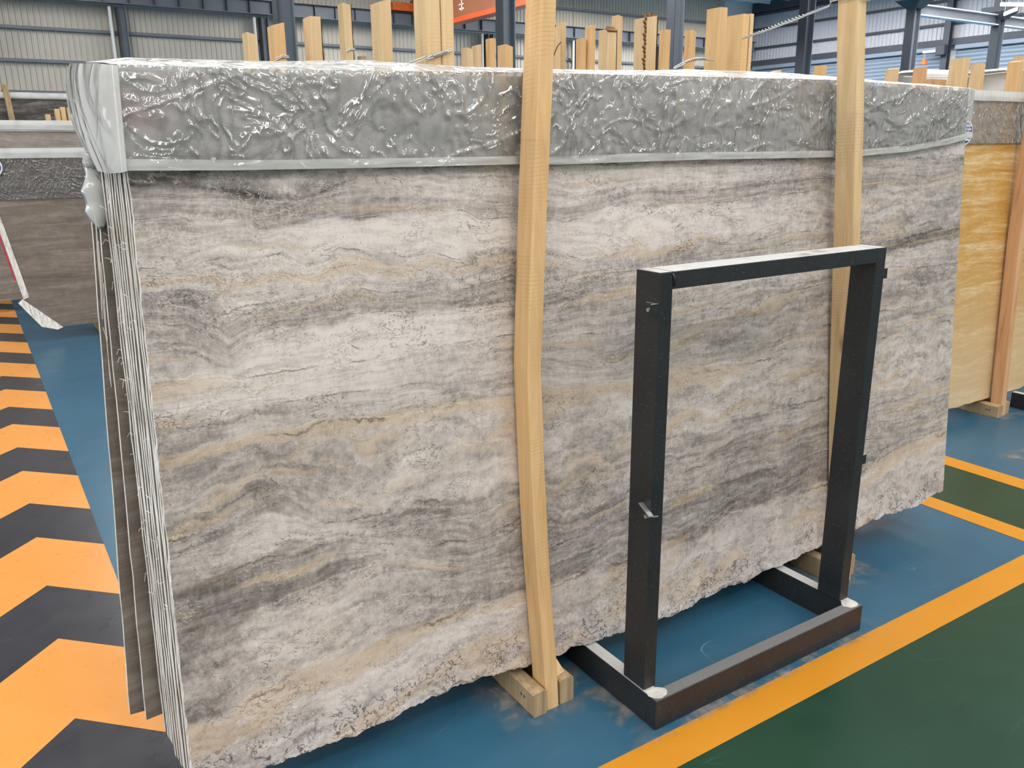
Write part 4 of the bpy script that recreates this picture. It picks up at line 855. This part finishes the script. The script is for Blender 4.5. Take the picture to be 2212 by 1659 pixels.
# ------------------------------------------------------------------ black steel sample stand
def stand(x0, x1, y0, label, h=1.298, upright=True, yb=2.30):
    t = thing('sample_stand', ((x0 + x1) / 2, y0 + 0.2, 0), label, 'stand')
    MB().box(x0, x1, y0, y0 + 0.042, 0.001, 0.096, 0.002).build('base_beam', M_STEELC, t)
    MB().box(x0, x0 + 0.044, y0 + 0.0425, yb, 0.001, 0.096, 0.002).build('base_beam', M_STEELB, t)
    MB().box(x1 - 0.044, x1, y0 + 0.0425, yb, 0.001, 0.096, 0.002).build('base_beam', M_STEELB, t)
    if upright:
        px0, px1, py0, py1 = x0 + 0.004, x1 - 0.004, y0 + 0.058, y0 + 0.148
        MB().box(px0, px0 + 0.045, py0, py1, 0.0965, h, 0.002).build('post', M_STEELB, t)
        MB().box(px1 - 0.045, px1, py0, py1, 0.0965, h, 0.002).build('post', M_STEELB, t)
        MB().box(px0 + 0.0455, px1 - 0.0455, py0, py1, h - 0.045, h, 0.0015).build('top_rail', M_STEELB, t)
        wd = MB(); wd.tube([(px0 + 0.042, py0 - 0.001, h - 0.006), (px0 + 0.048, py0 - 0.002, h - 0.02), (px0 + 0.047, py0 - 0.002, h - 0.036)], 0.003, 6); wd.build('weld_bead', M_STEELB, t, True)
        rr = random.Random(6)
        for cx_, cy_ in ((x0 + 0.03, y0 + 0.03), (x1 - 0.03, y0 + 0.03)):
            pl = MB(); n = 14; ring = [(cx_ + (0.028 + 0.006 * rr.random()) * math.cos(q), cy_ + (0.022 + 0.005 * rr.random()) * math.sin(q), 0.0962) for q in [2 * math.pi * i / n for i in range(n)]]
            pl.add(ring + [(cx_, cy_, 0.0995)], [(i, (i + 1) % n, n) for i in range(n)]).build('plaster_smear', M_CONC, t, True)
        # slab clips
        def clip(x, y, z, side):
            c = MB(); s = -1 if side == 'L' else 1
            c.box(min(x, x + s * 0.003), max(x, x + s * 0.003), y - 0.020, y + 0.022, z - 0.018, z + 0.014)
            c.box(min(x + s * 0.0005, x + s * 0.026), max(x + s * 0.0005, x + s * 0.026), y - 0.023, y - 0.020, z - 0.016, z + 0.016)
            o = c.build('slab_clip', M_STEELB, t)
            MB().cyl((x + s * 0.003, y + 0.004, z - 0.003), (x + s * 0.012, y + 0.004, z - 0.003), 0.0055, 6).build('bolt', M_STEEL, o)
            return o
        clip(px0 - 0.0004, py0 + 0.024, 1.205, 'L')
        k = MB(); k.add([(px0 - 0.0005, py0 + 0.030, 0.672), (px0 - 0.017, py0 + 0.030, 0.674), (px0 - 0.017, py0 - 0.012, 0.650), (px0 - 0.0005, py0 - 0.012, 0.648), (px0 - 0.0005, py0 - 0.030, 0.655), (px0 - 0.017, py0 - 0.030, 0.657)] , [(0, 1, 2, 3), (3, 2, 5, 4)])
        ko = k.build('slab_clip', M_STEEL, t); sm = ko.modifiers.new('thickness', 'SOLIDIFY'); sm.thickness = 0.0025
        MB().cyl((px0 - 0.0005, py0 + 0.004, 0.643), (px0 - 0.016, py0 + 0.004, 0.643), 0.006, 6).build('bolt', M_STEEL, ko)
        clip(px1 + 0.0004, py0 + 0.03, 1.215, 'R'); clip(px1 + 0.0004, py0 + 0.03, 0.60, 'R')
    return t
stand(1.420, 2.355, 1.478, 'black steel sample stand with an open rectangular frame before the slab')
stand(5.352, 6.30, 2.30, 'base of another black steel stand beside the yellow slab', upright=False, yb=2.53)

# ------------------------------------------------------------------ neighbouring packs
def film_front(x0, x1, y0, z0, z1, parent_label, lean, zback=0.03, dback=0.25, mat=None, hz=None, milk_top=True):
    w = thing('plastic_wrap', ((x0 + x1) / 2, y0, z0), parent_label, 'plastic sheet')
    nx = int((x1 - x0) / 0.02) + 2; xs = np.linspace(x0, x1, nx)[:, None]; aa = np.linspace(0, 1, 20)[None, :]
    Z = z0 + (z1 - z0) * aa + 0 * xs; Y = y0 + lean * (Z - 0.1) - 0.006 - 0.010 * ridge(xs * 6, Z * 9, 3, int(x0 * 10) + 60)
    bb = np.linspace(0, 1, 9)[None, 1:]
    Z2 = z1 + zback * bb + 0.008 * (fbm(xs * 4, bb * 3, 3, 66) - 0.5); Y2 = y0 + lean * (z1 - 0.1) + dback * bb + 0 * xs
    Zs = np.concatenate([Z, Z2], 1); Ys = np.concatenate([Y, Y2], 1); Xs = np.broadcast_to(xs, Zs.shape)
    link_mesh('draped_sheet', np.stack([Xs, Ys, Zs], -1).reshape(-1, 3), grid_faces(nx, Zs.shape[1]), mat or M_FILMC, w, True)
    hp = np.linspace(0, 1, 5)[None, :]; ht = hz or 0.06
    Zh = z1 - ht + (ht + zback + 0.012) * hp + 0.006 * (fbm(xs * 3, hp, 3, 67) - 0.5); Yh = y0 + lean * (z1 - 0.1) - 0.022 + 0 * Zh
    if milk_top: link_mesh('top_fold', np.stack([np.broadcast_to(xs, Zh.shape), Yh, Zh], -1).reshape(-1, 3), grid_faces(nx, 5), M_FILMB, w, True)
    return w
# pack across the chevrons, tall corner cut
Pout = [(0.56, 0.12), (3.2, 0.15), (3.2, 1.60), (0.10, 1.60), (0.20, 1.04), (0.30, 0.385)]
def poly_slab(P, y0, th, mat, label, lean, edge=None):
    r = thing('stone_slab', (P[0][0], y0, min(p[1] for p in P)), label, 'slab'); n = len(P)
    fv = [(x, y0 + lean * (z - 0.1), z) for x, z in P]; bv = [(x, y0 + lean * (z - 0.1) + th, z) for x, z in P]
    link_mesh('polished_face', fv + bv, [tuple(range(n)), tuple(n + i for i in range(n - 1, -1, -1))], mat, r)
    link_mesh('sawn_edge', fv + bv, [(i, n + i, n + (i + 1) % n, (i + 1) % n) for i in range(n)], edge or M_EDGE, r)
    return r
sA = poly_slab(Pout, 8.20, 0.05, M_GREY, 'grey-brown slab with a cut lower corner on the row behind the chevrons', 0.03)
MB().add([(x, 8.20 + 0.03 * (z - 0.1) - yy, z) for yy in (0.006, 0.001) for x, z in ((0.10, 1.6), (0.20, 1.04), (0.30, 0.385), (0.345, 0.40), (0.240, 1.05), (0.14, 1.6))],
         [(0, 1, 4, 5), (1, 2, 3, 4), (6, 11, 10, 7), (7, 10, 9, 8), (0, 6, 7, 1), (1, 7, 8, 2), (2, 8, 9, 3), (3, 9, 10, 4), (4, 10, 11, 5), (5, 11, 6, 0)]).build('white_edge_tape', M_EDGE, sA)
MB().tube([(0.205 + 0.10 * (0.95 - z) / 0.66 - 0.004, 8.20 + 0.03 * z - 0.012, z) for z in (1.02, 0.85, 0.7, 0.55)], 0.006, 5).build('red_paint_mark', M_RED, sA)
MB().add([(0.292, 8.205, 0.39), (0.565, 8.195, 0.115), (0.52, 8.185, 0.10), (0.255, 8.195, 0.36), (0.40, 8.182, 0.14)], [(0, 3, 4), (0, 4, 1), (4, 2, 1)]).build('torn_mesh_backing', M_EDGE, sA)
film_front(0.10, 3.2, 8.20, 1.22, 1.60, 'crinkled clear plastic with a white fold over the cut-corner slab', 0.03, 0.02, 0.4, None, 0.05)
poly_slab([(-1.2, 0.12), (3.4, 0.15), (3.4, 1.86), (-1.2, 1.86)], 9.98, 0.05, M_GREYB, 'light grey travertine slab standing behind the cut-corner slab', 0.03)
film_front(-1.2, 3.4, 9.98, 1.80, 1.865, 'white plastic fold along the top of the light grey slab', 0.03, 0.03, 0.5, M_FILMB, 0.05)
poly_slab([(-1.5, 0.12), (4.0, 0.15), (4.0, 2.325), (-1.5, 2.325)], 13.5, 0.05, M_DARK, 'very dark banded slab farthest behind the chevrons', 0.02)
film_front(-1.5, 4.0, 13.5, 2.29, 2.33, 'white plastic fold along the top of the very dark slab', 0.02, 0.03, 0.5, M_FILMB, 0.03)
post('timber_post', [(0.74, 12.9, 0), (0.655, 13.42, 2.46)], 0.07, 0.06, M_WOODO, 'dark leaning timber prop against the very dark slab', 'post', seed=71)
for i, (x, z) in enumerate(((0.905, 2.000), (1.004, 2.060), (1.062, 2.081), (1.130, 2.076))):
    post('timber_post', [(x, 10.92 + 0.005 * i, 0), (x, 10.92 + 0.005 * i, z)], 0.05, 0.09, M_WOODP, 'short pale timber post between the light grey slab and the dark slab', 'post', 'pale posts before the dark slab', seed=72 + i)
for i, x in enumerate((0.46, 0.54, 0.62)):
    post('timber_post', [(x, 14.1, 0), (x, 14.1, 2.45 + 0.05 * i)], 0.05, 0.07, M_WOODR, 'reddish timber post top behind the very dark slab', 'post', 'reddish posts behind the dark slab', seed=80 + i)
# each of these packs stands on skids
for x, y in ((0.9, 8.2), (2.6, 8.2), (0.7, 9.98), (2.8, 9.98), (0.7, 13.5), (3.2, 13.5)):
    o = thing('timber_skid', (x, y, 0), 'timber skid under the slabs beyond the chevrons', 'timber', 'skids under the far slabs')
    MB().box(x - 0.04, x + 0.04, y - 0.1, y + 0.5, 0, 0.112, 0.005).build('beam', M_WOODO, o)
# yellow pack
rough_slab('stone_slab', ((4.49, 0.100), (7.2, 0.10), (7.2, 1.842), (4.44, 1.842)), 2.545, 0.02, M_YELLOW, 'polished golden yellow banded travertine slab beyond the green walkway', 'slab', None, 0.03, 5)
for i in range(1, 5):
    rough_slab('stone_slab', ((4.50, 0.105), (7.2, 0.10), (7.2, 1.84), (4.45, 1.84)), 2.545 + 0.024 * i, 0.02, M_YELLOW, 'yellow travertine slab packed behind the golden yellow front slab', 'slab', 'slabs packed behind the yellow slab', 0.03, 5 + i)
film_front(4.40, 7.25, 2.545, 1.60, 1.848, 'clear plastic sheet with a white top fold over the yellow slab', 0.03, 0.012, 0.14, M_FILM, 0.028)
post('timber_post', [(5.108, 2.455, 0), (5.075, 2.490, 1.106), (5.060, 2.485, 1.6), (5.04, 2.468, 1.9), (5.03, 2.47, 2.1)], 0.046, 0.072, M_WOODR, 'reddish timber post standing against the yellow slab', 'post', seed=90)
skid(5.045, 5.1035, 2.448, 2.85, 0.075, 'weathered timber skid with two nails beside the reddish post foot', 11, 'nails')
skid(5.160, 5.205, 2.462, 2.85, 0.078, 'timber skid stub on the far side of the reddish post foot', 12)
post('timber_post', [(4.93, 2.87, 0), (4.93, 2.87, 2.072)], 0.06, 0.09, M_WOODP, 'pale timber post behind the yellow slab in front of the white bundles', 'post', seed=91)
def sticker(cx_, cy_, cz_, r, label):
    st = thing('sticker', (cx_, cy_, cz_), label, 'sticker'); n = 24
    for rr_, y, nm, mt in ((r, cy_, 'sticker_disc', M_PAPER), (r * 0.87, cy_ - 0.0015, 'blue_field', M_BLUEINK)):
        ring = [(cx_ + rr_ * math.cos(2 * math.pi * i / n), y, cz_ + rr_ * math.sin(2 * math.pi * i / n)) for i in range(n)]
        back = [(p[0], y + 0.0008, p[2]) for p in ring]
        MB().add(ring + back, [tuple(range(n)), tuple(range(2 * n - 1, n - 1, -1))] + [(i, n + i, n + (i + 1) % n, (i + 1) % n) for i in range(n)]).build(nm, mt, st)
    for i in range(-2, 3):
        w_ = r * (0.72 - 0.08 * abs(i)); MB().box(cx_ - w_, cx_ + w_, cy_ - 0.003, cy_ - 0.0022, cz_ + i * r * 0.29 - r * 0.065, cz_ + i * r * 0.29 + r * 0.065).build('white_bar', M_PAPER, st)
    return st
sticker(4.510, 2.567, 1.655, 0.062, 'white round sticker with blue print on the wrap of the yellow slab')
sticker(0.225, 8.205, 1.485, 0.085, 'white round sticker with blue print on the wrap of the cut-corner slab')
# white wrapped bundles farther on
def bundle(x0, x1, y0, y1, z1, label, seed):
    o = thing('wrapped_bundle', ((x0 + x1) / 2, (y0 + y1) / 2, 0), label, 'bundle')
    nx, nz = 30, 40; prof = []
    w = y1 - y0; per = [(0, 0.0), (0, z1 - 0.05), (0.02, z1 - 0.015), (0.06, z1), (w - 0.06, z1), (w - 0.02, z1 - 0.015), (w, z1 - 0.05), (w, 0.0)]
    cum = [0]
    for i in range(1, len(per)): cum.append(cum[-1] + math.dist(per[i], per[i - 1]))
    ts = np.unique(np.concatenate([np.linspace(0, cum[-1], nz), np.array(cum)])); py = np.interp(ts, cum, [p[0] for p in per]); pz = np.interp(ts, cum, [p[1] for p in per])
    xs = np.linspace(x0, x1, nx)[:, None]
    Zs = pz[None, :] * (1 + 0.012 * (fbm(xs * 3, ts[None, :] * 2, 3, seed) - 0.5)) ; Ys = y0 + py[None, :] + 0.03 * (fbm(xs * 4, ts[None, :] * 4, 3, seed + 1) - 0.5) * (pz[None, :] > 0.1)
    ends = np.broadcast_to(xs, Zs.shape).copy(); ends[0, :] += 0.0
    Zs[0, :] = np.maximum(0, Zs[0, :] - 0.02 * (pz > 1)); Zs[-1, :] = np.maximum(0, Zs[-1, :] - 0.02 * (pz > 1))
    vs = np.stack([ends, Ys, Zs], -1).reshape(-1, 3); m = len(ts)
    fs = grid_faces(nx, m).tolist() + [tuple(range(m))[::-1], tuple((nx - 1) * m + i for i in range(m))]
    link_mesh('white_sheet', vs, fs, M_FILMS, o, True)
    return o
M_FILMS = mat_plain('white_wrapping_sheet', (232, 230, 226), 0.6, 0.0, 0.03, 3.0)
bundle(7.60, 8.25, 4.78, 5.10, 2.27, 'white wrapped bundle with a sloping shoulder behind the yellow slab', 101)
bundle(7.86, 8.7, 4.15, 4.62, 2.235, 'white wrapped bundle between two pale timber posts', 103)
bundle(8.02, 9.0, 3.50, 4.05, 2.27, 'white wrapped bundle farthest along behind the yellow slab', 105)
MB_o = MB().box(7.40, 7.66, 4.60, 4.66, 0, 2.16, 0.004).build('timber_board', M_WOODR); tag(MB_o, 'reddish board end in front of the sloping white bundle', 'board')
post('timber_post', [(7.80, 4.02, 0), (7.80, 4.02, 2.32)], 0.09, 0.09, M_WOODP, 'pale timber post between the white wrapped bundles', 'post', seed=95)
w = MB(); w.tube([(7.0, 4.6, 2.16), (7.4, 4.3, 2.15), (7.78, 3.98, 2.20), (8.0, 3.46, 2.30)], 0.004, 5); tag(w.build('strap_wire', M_WIRE), 'thin wire strung across the white wrapped bundles', 'wire')
